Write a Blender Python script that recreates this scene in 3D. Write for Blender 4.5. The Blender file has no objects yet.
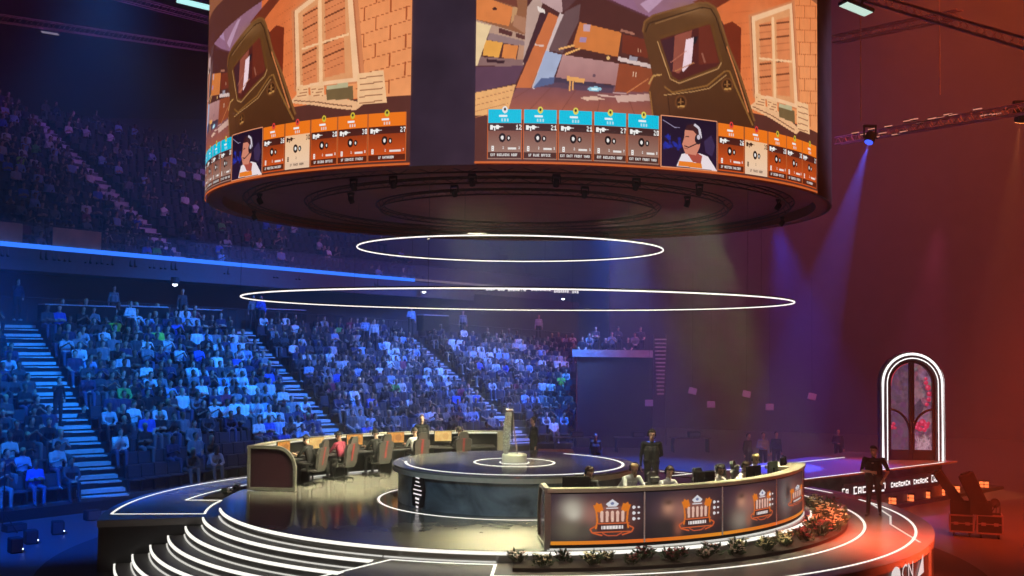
import bpy, math, random
import numpy as np
from mathutils import Vector, Matrix
random.seed(7); RNG = np.random.RandomState(11)
sc = bpy.context.scene; COL = sc.collection
PI = math.pi
def R(d): return d*PI/180.0
# ------------------------------------------------------------------ camera
F_PX, PITCH, ROLL, CAM_Z = 1111.0, .0498, .0110, 4.0
cd = bpy.data.cameras.new('camera'); cam = bpy.data.objects.new('camera', cd); COL.objects.link(cam); sc.camera = cam
cd.sensor_width = 36; cd.lens = 36*F_PX/1024; cd.clip_end = 300
cam.matrix_world = Matrix.Translation((0,0,CAM_Z)) @ Matrix.Rotation(PI/2+PITCH,4,'X') @ Matrix.Rotation(ROLL,4,'Z')
def ray(px,py):
    x,y = px-512, py-288
    c,s = math.cos(ROLL), math.sin(ROLL)
    X,Y = c*x+s*y, -s*x+c*y
    c,s = math.cos(PITCH), math.sin(PITCH)
    return (X, F_PX*c+Y*s, F_PX*s-Y*c)
def atz(px,py,z):
    d = ray(px,py); t = (z-CAM_Z)/d[2]; return Vector((d[0]*t,d[1]*t,z))
def aty(px,py,Y):
    d = ray(px,py); t = Y/d[1]; return Vector((d[0]*t,Y,CAM_Z+d[2]*t))
CX, CY = .14, 28.9                       # centre of the round stage
GROUND = -1.4                            # arena floor (main stage deck is z=0)
def P(r, az, z=0.0, c=(CX,CY)): return Vector((c[0]+r*math.cos(R(az)), c[1]+r*math.sin(R(az)), z))

# ------------------------------------------------------------------ materials
MATS = {}
def lin(c):
    return tuple((v/255/12.92 if v/255 <= .04045 else ((v/255+.055)/1.055)**2.4) for v in c)
def mat(name, col, rough=.6, metal=0, var=.18, scale=6, bump=0, spec=.5, emit=None, estr=1.0, coat=0):
    if name in MATS: return MATS[name]
    m = bpy.data.materials.new(name); m.use_nodes = True; nt = m.node_tree; b = nt.nodes['Principled BSDF']
    b.inputs['Roughness'].default_value = rough; b.inputs['Metallic'].default_value = metal
    b.inputs['Specular IOR Level'].default_value = spec; b.inputs['Coat Weight'].default_value = coat
    tc = nt.nodes.new('ShaderNodeTexCoord'); nz = nt.nodes.new('ShaderNodeTexNoise'); nz.inputs['Scale'].default_value = scale
    nt.links.new(tc.outputs['Object'], nz.inputs['Vector'])
    mx = nt.nodes.new('ShaderNodeMix'); mx.data_type = 'RGBA'
    mx.inputs['A'].default_value = (*[v*(1-var) for v in col],1); mx.inputs['B'].default_value = (*[min(1,v*(1+var)) for v in col],1)
    nt.links.new(nz.outputs['Fac'], mx.inputs['Factor']); nt.links.new(mx.outputs['Result'], b.inputs['Base Color'])
    if bump:
        bp = nt.nodes.new('ShaderNodeBump'); bp.inputs['Strength'].default_value = bump; bp.inputs['Distance'].default_value = .02
        nt.links.new(nz.outputs['Fac'], bp.inputs['Height']); nt.links.new(bp.outputs['Normal'], b.inputs['Normal'])
    if emit:
        b.inputs['Emission Color'].default_value = (*emit,1); b.inputs['Emission Strength'].default_value = estr
    MATS[name] = m; return m
def glow(name, col, s):
    return mat(name, (.02,.02,.02), .5, emit=col, estr=s, var=0)
def vcol_mat(name, strength=1.0):
    m = bpy.data.materials.new(name); m.use_nodes = True; nt = m.node_tree; b = nt.nodes['Principled BSDF']
    a = nt.nodes.new('ShaderNodeAttribute'); a.attribute_name = 'picture'
    b.inputs['Base Color'].default_value = (.01,.01,.01,1); b.inputs['Roughness'].default_value = .5
    nt.links.new(a.outputs['Color'], b.inputs['Emission Color']); b.inputs['Emission Strength'].default_value = strength
    return m
def marble(name, c0, c1, rough=.35):
    m = bpy.data.materials.new(name); m.use_nodes = True; nt = m.node_tree; b = nt.nodes['Principled BSDF']
    b.inputs['Roughness'].default_value = rough
    tc = nt.nodes.new('ShaderNodeTexCoord'); nz = nt.nodes.new('ShaderNodeTexNoise'); nz.inputs['Scale'].default_value = .9
    nz.inputs['Detail'].default_value = 6; nz.inputs['Distortion'].default_value = 1.6
    r = nt.nodes.new('ShaderNodeValToRGB'); r.color_ramp.elements[0].position = .35; r.color_ramp.elements[1].position = .7
    r.color_ramp.elements[0].color = (*c0,1); r.color_ramp.elements[1].color = (*c1,1)
    nt.links.new(tc.outputs['Object'], nz.inputs['Vector']); nt.links.new(nz.outputs['Fac'], r.inputs['Fac'])
    nt.links.new(r.outputs['Color'], b.inputs['Base Color']); return m
M_deck = mat('gloss_black_deck', (.26,.25,.22), .10, spec=.6, var=.1, scale=2)
M_tier = mat('satin_dark_deck', (.22,.20,.19), .24, spec=.5, var=.12, scale=2)
M_riser = mat('riser_black', (.02,.018,.02), .4)
M_tread = mat('tread_grey', (.22,.21,.20), .45, var=.1)
M_strip = glow('white_strip', (1,.97,.88), 1.25)
M_strip_dim = glow('white_strip_soft', (1,.97,.88), .75)
M_black = mat('matt_black', (.010,.010,.011), .7, spec=.25)
M_dark = mat('dark_grey', (.05,.05,.055), .5)
M_metal = mat('brushed_metal', (.35,.33,.30), .35, metal=.8)
M_drape = mat('black_drape', (.05,.045,.055), .95, var=.3, scale=1.2)
M_floor = mat('arena_floor', (.055,.05,.055), .42, var=.2, scale=.6)
M_conc = mat('dark_concrete', (.05,.05,.055), .8, var=.2, scale=3)
M_stair = mat('pale_stair', (.6,.6,.62), .7)
M_seat = mat('seat_fabric', (.035,.033,.05), .8)
M_skin = [mat('skin_light', (.62,.40,.30), .55, var=.06), mat('skin_tan', (.45,.27,.18), .55, var=.06), mat('skin_brown', (.22,.12,.08), .55, var=.06)]
M_hair = [mat('hair_dark', (.02,.014,.012), .6), mat('hair_brown', (.09,.05,.025), .6), mat('hair_blond', (.50,.36,.18), .6)]
M_eye = mat('eye_dark', (.01,.01,.01), .2)
M_shoe = mat('shoe_dark', (.02,.02,.02), .5)
M_shoe_w = mat('shoe_white', (.7,.7,.7), .5)
M_tr = [mat('trousers_black', (.02,.02,.025), .8), mat('trousers_denim', (.06,.09,.18), .8), mat('trousers_grey', (.16,.16,.17), .8)]
CLOTH = {'white':(.80,.80,.80),'pale grey':(.55,.56,.60),'light blue':(.30,.45,.70),'grey':(.22,.23,.26),'navy':(.03,.04,.10),'black':(.015,.015,.018),
 'dark grey':(.06,.06,.07),'maroon':(.28,.03,.07),'green':(.12,.45,.10),'yellow-green':(.42,.80,.08),'blue':(.05,.12,.60)}
M_cl = {k: mat('cloth_'+k.replace(' ','_').replace('-','_'), v, .85, bump=.2, scale=20) for k,v in CLOTH.items()}

# ------------------------------------------------------------------ mesh builder
class MB:
    def __init__(s): s.v=[]; s.f=[]; s.m=[]; s.mi=0; s.smooth=[]
    def add(s, vs, fs, smooth=False):
        n=len(s.v); s.v += [tuple(v) for v in vs]
        for f in fs: s.f.append(tuple(i+n for i in f)); s.m.append(s.mi); s.smooth.append(smooth)
        return s
    def box(s, lo, hi, M=None):
        x0,y0,z0=lo; x1,y1,z1=hi
        vs=[Vector(p) for p in ((x0,y0,z0),(x1,y0,z0),(x1,y1,z0),(x0,y1,z0),(x0,y0,z1),(x1,y0,z1),(x1,y1,z1),(x0,y1,z1))]
        if M is not None: vs=[M@v for v in vs]
        return s.add(vs,[(0,3,2,1),(4,5,6,7),(0,1,5,4),(1,2,6,5),(2,3,7,6),(3,0,4,7)])
    def bevbox(s, lo, hi, b, M=None):
        # box with chamfered edges
        x0,y0,z0=lo; x1,y1,z1=hi
        rings=[]
        for z,i in ((z0,b),(z0+b,0),(z1-b,0),(z1,b)):
            a,c,d,e=x0+i,x1-i,y0+i,y1-i
            k=b if i==0 else b*.6
            rings.append([(a+k,d,z),(c-k,d,z),(c,d+k,z),(c,e-k,z),(c-k,e,z),(a+k,e,z),(a,e-k,z),(a,d+k,z)])
        return s.loft([[Vector(p) for p in r] for r in rings], M=M)
    def loft(s, rings, M=None, close=True, cap=True, smooth=False):
        n=len(rings[0]); vs=[p for r in rings for p in r]
        if M is not None: vs=[M@Vector(p) for p in vs]
        fs=[]
        for k in range(len(rings)-1):
            for i in range(n if close else n-1):
                j=(i+1)%n; fs.append((k*n+i,k*n+j,(k+1)*n+j,(k+1)*n+i))
        s.add(vs,fs,smooth)
        if cap and close:
            s.add(vs[:n],[tuple(range(n))[::-1]]); s.add(vs[-n:],[tuple(range(n))])
        return s
    def tube(s, pts, r, n=8, M=None, closed=False, smooth=True):
        pts=[Vector(p) for p in pts]; rings=[]
        rr = r if isinstance(r,(list,tuple)) else [r]*len(pts)
        L=len(pts)
        for i,p in enumerate(pts):
            if closed: t=(pts[(i+1)%L]-pts[i-1])
            else: t=(pts[min(i+1,L-1)]-pts[max(i-1,0)])
            if t.length<1e-9: t=Vector((0,0,1))
            t.normalize(); a=t.cross(Vector((0,0,1)))
            if a.length<1e-3: a=Vector((1,0,0))
            a.normalize(); b=t.cross(a)
            rings.append([p+(a*math.cos(2*PI*k/n)+b*math.sin(2*PI*k/n))*rr[i] for k in range(n)])
        if closed:
            vs=[q for r_ in rings for q in r_]
            if M is not None: vs=[M@q for q in vs]
            fs=[]
            for k in range(L):
                k2=(k+1)%L
                for i in range(n): j=(i+1)%n; fs.append((k*n+i,k*n+j,k2*n+j,k2*n+i))
            return s.add(vs,fs,smooth)
        return s.loft(rings,M=M,smooth=smooth)
    def lathe(s, prof, n=32, c=(0,0,0), M=None, smooth=False):
        rings=[[Vector((c[0]+r*math.cos(2*PI*k/n),c[1]+r*math.sin(2*PI*k/n),c[2]+z)) for k in range(n)] for r,z in prof]
        return s.loft(rings,M=M,smooth=smooth)
    def ell(s, c, r, n=12, m=8, M=None):
        prof=[]; c=Vector(c)
        rings=[]
        for j in range(m+1):
            a=-PI/2+PI*j/m; a=max(-PI/2+.05,min(PI/2-.05,a))
            rings.append([c+Vector((r[0]*math.cos(a)*math.cos(2*PI*k/n),r[1]*math.cos(a)*math.sin(2*PI*k/n),r[2]*math.sin(a))) for k in range(n)])
        return s.loft(rings,M=M,smooth=True)
    def arc(s, r0, r1, z0, z1, a0, a1, n=None, c=(CX,CY)):
        full = abs(a1-a0)>=359.9
        n = n or max(4,int(abs(a1-a0)/1.5))
        rings=[]
        for k in range(n+(0 if full else 1)):
            a=a0+(a1-a0)*k/n
            rings.append([P(r0,a,z0,c),P(r1,a,z0,c),P(r1,a,z1,c),P(r0,a,z1,c)])
        if full:
            L=len(rings); vs=[p for r in rings for p in r]; fs=[]
            for k in range(L):
                k2=(k+1)%L
                for i in range(4): j=(i+1)%4; fs.append((k*4+i,k*4+j,k2*4+j,k2*4+i))
            return s.add(vs,fs)
        return s.loft(rings)
    def prism(s, poly, z0, z1):
        a=[Vector((p[0],p[1],z0)) for p in poly]; b=[Vector((p[0],p[1],z1)) for p in poly]
        return s.loft([a,b])
    def bar(s, p, q, w, z0, z1):      # flat bar between two ground points
        p=Vector((p[0],p[1],0)); q=Vector((q[0],q[1],0)); d=(q-p).normalized(); n=Vector((-d.y,d.x,0))*w/2
        return s.prism([p-n,q-n,q+n,p+n],z0,z1)
    def mesh(s, name):
        me=bpy.data.meshes.new(name); me.from_pydata(s.v,[],s.f); me.polygons.foreach_set('material_index',s.m)
        me.polygons.foreach_set('use_smooth',s.smooth); me.update()
        return me
    def build(s, name, m, parent=None, world=True):
        me=s.mesh(name); ms = m if isinstance(m,(list,tuple)) else [m]
        for x in ms: me.materials.append(x)
        o=bpy.data.objects.new(name,me); COL.objects.link(o)
        if parent is not None:
            o.parent=parent
            if world: o.location=(0,0,0) if parent.type=='MESH' else [-v for v in parent.location]
        return o
def tag(o,label=None,cat=None,group=None,kind=None):
    if label: o['label']=label
    if cat: o['category']=cat
    if group: o['group']=group
    if kind: o['kind']=kind
    return o
def thing(name,label,cat,loc=(0,0,0),rz=0,group=None):
    o=bpy.data.objects.new(name,None); COL.objects.link(o); o.location=loc; o.rotation_euler=(0,0,rz); o.empty_display_size=.1
    return tag(o,label,cat,group)
def plabel(o,l): o['label']=l; return o
def copy_tree(o,parent=None):
    c=o.copy(); COL.objects.link(c)
    if parent is not None: c.parent=parent
    for ch in o.children: copy_tree(ch,c)
    return c
def text_geo(body,size):
    cu=bpy.data.curves.new('tmp','FONT'); cu.body=body; cu.size=size; cu.align_x='CENTER'; cu.align_y='CENTER'; cu.resolution_u=2
    o=bpy.data.objects.new('tmp',cu); COL.objects.link(o); dg=bpy.context.evaluated_depsgraph_get(); dg.update()
    me=bpy.data.meshes.new_from_object(o.evaluated_get(dg)); vs=[Vector(v.co) for v in me.vertices]; fs=[tuple(p.vertices) for p in me.polygons]
    bpy.data.objects.remove(o); bpy.data.curves.remove(cu); bpy.data.meshes.remove(me); return vs,fs
#@@PICT
# ------------------------------------------------------------------ painted pictures (LED screens, self-glowing posters and door glass)
FONT={'0':'757','1':'262'}
GL={'A':(2,5,7,5,5),'B':(6,5,6,5,6),'C':(3,4,4,4,3),'D':(6,5,5,5,6),'E':(7,4,6,4,7),'F':(7,4,6,4,4),'G':(3,4,5,5,3),'H':(5,5,7,5,5),'I':(7,2,2,2,7),
'K':(5,5,6,5,5),'L':(4,4,4,4,7),'M':(5,7,7,5,5),'N':(6,5,5,5,5),'O':(7,5,5,5,7),'P':(7,5,7,4,4),'R':(6,5,6,5,5),'S':(3,4,2,1,6),'T':(7,2,2,2,2),
'U':(5,5,5,5,7),'V':(5,5,5,5,2),'W':(5,5,7,7,5),'X':(5,5,2,5,5),'Y':(5,5,2,2,2),'0':(7,5,5,5,7),'1':(2,6,2,2,7),'2':(6,1,2,4,7),'3':(6,1,2,1,6),
'4':(5,5,7,1,1),'5':(7,4,6,1,6),'6':(3,4,7,5,7),'7':(7,1,2,2,2),'8':(7,5,7,5,7),'9':(7,5,7,1,6),' ':(0,0,0,0,0),'/':(1,1,2,4,4)}
class Canvas:
    def __init__(s,w,h,col): s.w=w; s.h=h; s.a=np.zeros((h,w,3),np.float32)+np.array(lin(col),np.float32); s.xf=lambda x,y:(x,y)
    def poly(s,pts,col,col2=None,alpha=1.0,raw=False,vert=True):
        q=[]
        n=len(pts)
        for i in range(n):
            a,b=pts[i],pts[(i+1)%n]; L=math.hypot(a[0]-b[0],a[1]-b[1]); k=1 if raw else max(1,min(6,int(L/30)))
            for j in range(k): q.append((a[0]+(b[0]-a[0])*j/k,a[1]+(b[1]-a[1])*j/k))
        if not raw: q=[s.xf(*p) for p in q]
        xs=[p[0] for p in q]; ys=[p[1] for p in q]
        x0,x1=max(0,int(min(xs))),min(s.w-1,int(max(xs))+1); y0,y1=max(0,int(min(ys))),min(s.h-1,int(max(ys))+1)
        if x1<x0 or y1<y0: return
        X,Y=np.meshgrid(np.arange(x0,x1+1)+.5,np.arange(y0,y1+1)+.5); ins=np.zeros(X.shape,bool)
        for i in range(len(q)):
            ax,ay=q[i]; bx,by=q[(i+1)%len(q)]
            if ay==by: continue
            c=((ay>Y)!=(by>Y)); xi=ax+(Y-ay)*(bx-ax)/(by-ay); ins^=(c&(X<xi))
        c1=np.array(lin(col)); 
        if col2 is None: cc=np.broadcast_to(c1,X.shape+(3,))
        else:
            t=((Y-min(ys))/(max(ys)-min(ys)+1e-6)) if vert else ((X-min(xs))/(max(xs)-min(xs)+1e-6)); t=np.clip(t,0,1)[...,None]; cc=c1*(1-t)+np.array(lin(col2))*t
        reg=s.a[y0:y1+1,x0:x1+1]; m=ins[...,None]*alpha; reg[:]=reg*(1-m)+cc*m
    def line(s,pts,w,col,alpha=1.0):
        for i in range(len(pts)-1):
            a,b=pts[i],pts[i+1]; dx,dy=b[0]-a[0],b[1]-a[1]; L=math.hypot(dx,dy)+1e-6; nx,ny=-dy/L*w/2,dx/L*w/2
            s.poly([(a[0]+nx,a[1]+ny),(b[0]+nx,b[1]+ny),(b[0]-nx,b[1]-ny),(a[0]-nx,a[1]-ny)],col,alpha=alpha)
    def ellipse(s,cx,cy,rx,ry,col,alpha=1.0,raw=False):
        s.poly([(cx+rx*math.cos(2*PI*k/18),cy+ry*math.sin(2*PI*k/18)) for k in range(18)],col,alpha=alpha,raw=raw)
    def soft(s,cx,cy,rx,ry,col,alpha=1.0):
        cx,cy=s.xf(cx,cy); Y,X=np.mgrid[0:s.h,0:s.w]; d=((X-cx)/rx)**2+((Y-cy)/ry)**2
        m=(np.exp(-d)*alpha)[...,None]; s.a=(s.a*(1-m)+np.array(lin(col),np.float32)*m).astype(np.float32)
    def text(s,x,y,t,col,k=1):      # raw canvas pixels
        for ch in t.upper():
            g=GL.get(ch,(7,7,7,7,7))
            for r in range(5):
                for c in range(3):
                    if g[r]>>(2-c)&1:
                        yy,xx=int(y+r*k),int(x+c*k)
                        if 0<=yy and yy+k<=s.h and 0<=xx and xx+k<=s.w: s.a[yy:yy+k,xx:xx+k]=lin(col)
            x+=4*k
    def mottle(s,amt,sc_):
        g=RNG.rand(s.h//sc_+3,s.w//sc_+3).astype(np.float32); g=np.repeat(np.repeat(g,sc_,0),sc_,1)[:s.h,:s.w]
        k=max(1,sc_//2)
        for ax in (0,1):
            g=(g+np.roll(g,k,ax)+np.roll(g,-k,ax))/3
        s.a*=(1+(g-.5)[...,None]*amt)
def picture_mesh(name, cv, rows, cols, fn):
    """grid mesh: rows/cols are canvas indices, fn(u,v) gives the point"""
    rr=np.array(rows); cc=np.array(cols); nv=len(rr)*len(cc)
    co=np.array([fn(c,r) for r in rr for c in cc],np.float32)
    me=bpy.data.meshes.new(name); W=len(cc); H=len(rr)
    i=np.arange(H-1)[:,None]*W+np.arange(W-1)[None,:]
    faces=np.stack([i,i+W,i+W+1,i+1],-1).reshape(-1,4)
    me.vertices.add(nv); me.vertices.foreach_set('co',co.ravel()); me.loops.add(faces.size); me.loops.foreach_set('vertex_index',faces.ravel().astype(np.int32))
    me.polygons.add(len(faces)); me.polygons.foreach_set('loop_start',np.arange(0,faces.size,4,dtype=np.int32)); me.update(calc_edges=True)
    at=me.attributes.new('picture','FLOAT_COLOR','POINT'); px=cv.a[np.clip(rr,0,cv.h-1)][:,np.clip(cc,0,cv.w-1)].reshape(-1,3)
    at.data.foreach_set('color',np.concatenate([px,np.ones((nv,1),np.float32)],1).astype(np.float32).ravel())
    me.validate(); return me
# ------------------------------------------------------------------ hanging LED drum
DR, DZ, DTOP = 7.9, 7.4, 12.4
def cyl_hit(px,py,r=DR):
    d=ray(px,py); ox,oy=-CX,-CY; a=d[0]**2+d[1]**2; b=2*(ox*d[0]+oy*d[1]); c=ox*ox+oy*oy-r*r
    disc=b*b-4*a*c
    t=(-b-math.sqrt(max(disc,0)))/(2*a); x,y=ox+d[0]*t,oy+d[1]*t
    return math.degrees(math.atan2(y,x)), CAM_Z+d[2]*t
SC0 = cyl_hit(475,120)[0]; SPAN = cyl_hit(817.3,100)[0]-SC0; STEP = SPAN+SC0-cyl_hit(410.3,120)[0]; print('SPAN',SC0,SPAN,STEP)
CW, CH, ZT = 1156, 440, 11.7
cv = Canvas(CW,CH,(92,48,40))
def S2(px,py):
    th,z=cyl_hit(px,py); return ((th-SC0)/SPAN*CW, (ZT-z)/(ZT-DZ)*CH)
def Z(ox,oy,k): cv.xf=lambda x,y:S2(ox+x/k,oy+y/k)
Z(475,0,5.011)
cv.poly([(-5,-60),(930,-60),(930,580),(-5,580)],(84,42,36))
cv.poly([(120,600),(210,440),(400,395),(640,425),(1000,480),(1000,600)],(108,72,88),(182,98,62))
for a,b in (((300,430),(60,576)),((400,420),(250,576)),((520,430),(420,576)),((640,440),(610,576)),((760,470),(800,576))): cv.line([a,b],3,(120,62,48))
cv.poly([(300,440),(395,385),(695,430),(690,470),(400,440)],(96,68,84))
cv.poly([(0,-60),(260,-60),(270,200),(0,110)],(150,95,62))
cv.poly([(5,-30),(195,40),(170,132),(5,98)],(222,128,66)); cv.ellipse(100,45,12,7,(60,25,20))
cv.poly([(5,-60),(200,-60),(215,38),(60,-10)],(120,62,44)); cv.poly([(190,35),(215,40),(205,95),(180,120)],(200,150,105))
cv.poly([(0,98),(280,185),(272,215),(0,150)],(188,150,128)); cv.poly([(120,140),(190,162),(185,185),(120,165)],(90,45,40)); cv.poly([(205,165),(265,185),(260,203),(205,188)],(96,52,44))
cv.poly([(200,75),(270,95),(250,170),(190,130)],(176,122,92))
cv.poly([(75,165),(280,215),(270,240),(60,200)],(150,120,118))
cv.poly([(50,200),(140,215),(120,290),(40,278)],(236,165,72)); cv.poly([(145,222),(218,230),(205,298),(135,290)],(224,134,66)); cv.poly([(222,225),(262,232),(250,300),(210,300)],(190,140,110))
cv.poly([(15,285),(250,300),(235,335),(10,330)],(140,105,100)); cv.poly([(60,296),(150,306),(145,320),(60,312)],(60,30,34))
cv.poly([(0,108),(82,130),(12,332),(0,332)],(240,208,160))
cv.poly([(0,338),(245,330),(205,418),(0,466)],(96,62,80)); cv.poly([(0,466),(205,425),(160,580),(0,580)],(238,176,112))
for k in range(4): cv.line([(0,500+k*30),(190-k*12,452+k*34)],3,(190,120,75))
cv.poly([(262,40),(330,-60),(360,-60),(310,120),(255,310),(240,330)],(190,158,145)); cv.poly([(330,60),(372,68),(255,330),(240,310)],(70,36,40))
cv.poly([(370,62),(422,88),(282,442),(205,440)],(206,112,62)); cv.line([(300,225),(345,232)],8,(225,190,175))
cv.poly([(425,68),(445,72),(300,446),(284,444)],(214,190,186)); cv.poly([(335,-30),(440,-20),(466,44),(428,66),(330,10)],(196,160,158)); cv.poly([(310,30),(350,50),(352,68),(320,60)],(240,225,215))
cv.poly([(450,60),(530,20),(520,110),(440,268),(370,252)],(108,78,78)); cv.poly([(440,60),(466,44),(560,-60),(430,-60)],(96,60,60))
cv.poly([(355,255),(437,277),(396,388),(290,444)],(168,178,206)); cv.poly([(330,395),(400,388),(395,420),(290,444)],(88,100,140))
cv.poly([(440,275),(725,320),(706,428),(405,390)],(188,140,136),(170,118,116)); cv.poly([(400,388),(698,430),(692,446),(396,412)],(72,56,74)); cv.ellipse(597,380,8,8,(110,80,90))
cv.poly([(525,112),(735,165),(716,287),(488,236)],(212,122,60)); cv.poly([(545,122),(580,127),(575,160),(543,156)],(196,160,168)); cv.poly([(528,185),(560,190),(556,216),(524,210)],(168,136,170))
cv.line([(420,248),(500,228)],9,(244,178,104)); cv.line([(452,274),(528,244)],9,(244,178,104)); cv.ellipse(668,292,9,9,(240,190,120))
cv.poly([(740,172),(880,205),(866,292),(737,266)],(118,48,30)); cv.line([(730,152),(800,172)],12,(170,110,90)); cv.line([(818,245),(818,262)],4,(200,150,120)); cv.line([(830,247),(830,264)],4,(200,150,120))
cv.poly([(722,318),(930,352),(920,462),(700,462)],(152,72,42)); cv.poly([(718,285),(900,328),(900,348),(716,305)],(222,196,190)); cv.poly([(775,280),(815,290),(812,310),(772,302)],(160,150,160))
cv.line([(795,360),(792,385)],4,(230,190,160)); cv.line([(808,362),(805,387)],4,(230,190,160)); cv.line([(760,468),(870,395)],5,(214,130,80))
cv.poly([(462,382),(552,396),(546,418),(462,404)],(238,170,96)); cv.line([(478,400),(474,455)],8,(236,168,96)); cv.line([(492,402),(490,455)],8,(236,168,96))
cv.ellipse(600,447,36,12,(150,200,220)); cv.ellipse(600,447,18,6,(225,250,250))
cv.poly([(525,490),(600,482),(655,500),(560,505)],(228,184,160)); cv.poly([(700,480),(900,470),(900,505),(715,514)],(214,172,158)); cv.poly([(610,475),(660,478),(710,488),(640,486)],(220,180,165)); cv.line([(690,465),(760,470)],8,(205,165,160))
cv.poly([(560,-60),(980,-60),(980,90),(860,86)],(150,104,130)); cv.poly([(690,-60),(980,-60),(980,60),(900,60)],(176,136,168)); cv.line([(620,-20),(880,92)],9,(96,52,60))
Z(640,0,4.61)
cv.poly([(-60,-60),(390,-60),(390,60),(60,60),(0,60)],(150,104,124)); cv.poly([(0,20),(120,-50),(160,-50),(40,60)],(190,150,176))
cv.poly([(330,60),(330,-60),(900,-60),(900,620),(520,520),(380,100)],(204,92,46),(236,128,72)); cv.poly([(700,-60),(830,-60),(830,620),(700,560)],(232,132,76),(242,156,98))
for q in range(6): cv.soft(560+q*60,120+q*50,60,50,(246,160,104),.35)
cv.poly([(240,10),(420,-60),(520,-60),(350,40)],(116,48,30))
for k in range(11):
    y=-40+k*56; cv.line([(715,y+10),(820,y+14)],2.5,(170,80,40))
    for j in range(2): cv.line([(735+j*50+(k%2)*24,y+10),(735+j*50+(k%2)*24,y+66)],2.5,(176,86,44))
for k in range(8): cv.line([(430+k,60+k*52),(520,50+k*52)],2,(190,90,46))
cv.poly([(385,115),(425,100),(466,130),(464,335),(430,345)],(120,44,24))
cv.poly([(500,70),(712,0),(740,510),(520,450)],(214,130,84)); cv.poly([(512,78),(702,14),(730,500),(528,440)],(248,196,150)); cv.poly([(530,98),(690,40),(712,478),(545,430)],(228,156,104))
for x0,x1 in ((550,603),(628,686)):
    for y0,y1 in ((112,272),(290,440)):
        o=-(x0-550)*.25; p=-(x1-550)*.25
        cv.poly([(x0,y0+o),(x1,y0+p),(x1+6,y1+6),(x0+6,y1)],(226,134,84))
        for k in range(5):
            y=y0+8+k*(y1-y0)/5; w=8 if k in (0,2) else 3; cv.line([(x0,y+o*.6),(x1+2,y+p*.6+2)],w,(122,62,36) if w>4 else (176,92,54))
cv.line([(612,80),(622,465)],12,(250,196,146)); cv.line([(548,270),(700,285)],10,(250,196,146)); cv.line([(512,78),(528,440)],4,(170,96,60)); cv.line([(702,14),(730,500)],4,(190,110,70))
cv.poly([(500,495),(530,470),(650,520),(740,600),(720,620),(600,545)],(240,184,136)); cv.line([(520,492),(610,535),(712,600)],4,(110,50,34))
cv.poly([(528,432),(576,446),(580,500),(532,486)],(244,190,140)); cv.poly([(584,452),(632,472),(634,520),(588,502)],(244,190,140)); cv.poly([(638,490),(712,510),(714,570),(642,540)],(120,96,62)); cv.poly([(640,478),(700,490),(700,512),(640,496)],(190,180,140))
cv.poly([(722,468),(775,482),(782,620),(724,600)],(246,194,144))
for k in range(5):
    cv.line([(728,490+k*26),(774,504+k*26)],4,(150,84,56)); 
    if k<3: cv.line([(534,450+k*14),(574,462+k*14)],3,(160,92,60)); cv.line([(590,470+k*14),(630,486+k*14)],3,(160,92,60))
# gun sight
sight=[(12,150),(22,100),(60,72),(270,14),(312,14),(345,34),(362,70),(405,210),(455,330),(528,560),(522,640),(70,640),(40,420),(62,360)]
cv.poly(sight,(104,66,34),(74,36,20)); cv.soft(240,40,60,14,(150,106,66),.6); cv.soft(90,430,40,70,(112,66,38),.5); cv.line(sight[:10],9,(128,82,44)); cv.line([(26,150),(40,108),(280,36),(325,40),(350,80),(400,240)],5,(58,32,18))
cv.line([(40,390),(62,350),(100,345)],8,(190,140,80)); cv.line([(45,420),(70,620)],7,(150,98,52)); cv.line([(400,215),(440,330),(500,520)],6,(205,120,70)); cv.line([(70,110),(270,45)],6,(140,98,60))
inner=[(92,182),(322,112),(368,292),(350,308),(180,372),(150,352)]
cv.line(inner+[inner[0]],30,(104,64,30)); cv.line([(80,190),(140,365),(180,385),(360,318),(375,290)],5,(190,140,90))
cv.poly(inner,(86,34,30)); cv.poly([(160,165),(240,140),(225,290),(180,340),(150,330)],(150,78,62)); cv.poly([(270,128),(322,114),(365,290),(270,300)],(110,44,30)); cv.poly([(98,190),(160,170),(150,330),(140,330)],(70,34,40))
cv.poly([(212,184),(248,174),(238,290),(200,332),(194,328)],(244,214,222)); cv.poly([(248,172),(268,168),(258,200),(246,205)],(30,26,34)); cv.line([(140,290),(215,235)],3,(200,120,96)); cv.line([(285,245),(300,290)],9,(150,88,70)); cv.line([(160,330),(250,290)],5,(190,120,80))
cv.line([(112,400),(150,428),(230,412),(310,396),(390,330),(412,328),(440,400),(520,580)],8,(142,94,46)); cv.line([(110,440),(240,424),(320,408),(400,345)],4,(188,140,88)); cv.line([(128,440),(150,640)],4,(58,28,14))
for x,y in ((188,472),(402,392)):
    cv.ellipse(x,y,28,34,(112,66,34)); cv.ellipse(x,y,20,24,(60,30,14)); cv.line([(x-14,y+20),(x+18,y+18)],8,(196,140,76)); cv.line([(x,y-20),(x,y+10)],7,(150,98,52)); cv.line([(x-14,y),(x+14,y-2)],5,(150,98,52))
cv.mottle(.16,10)
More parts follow.
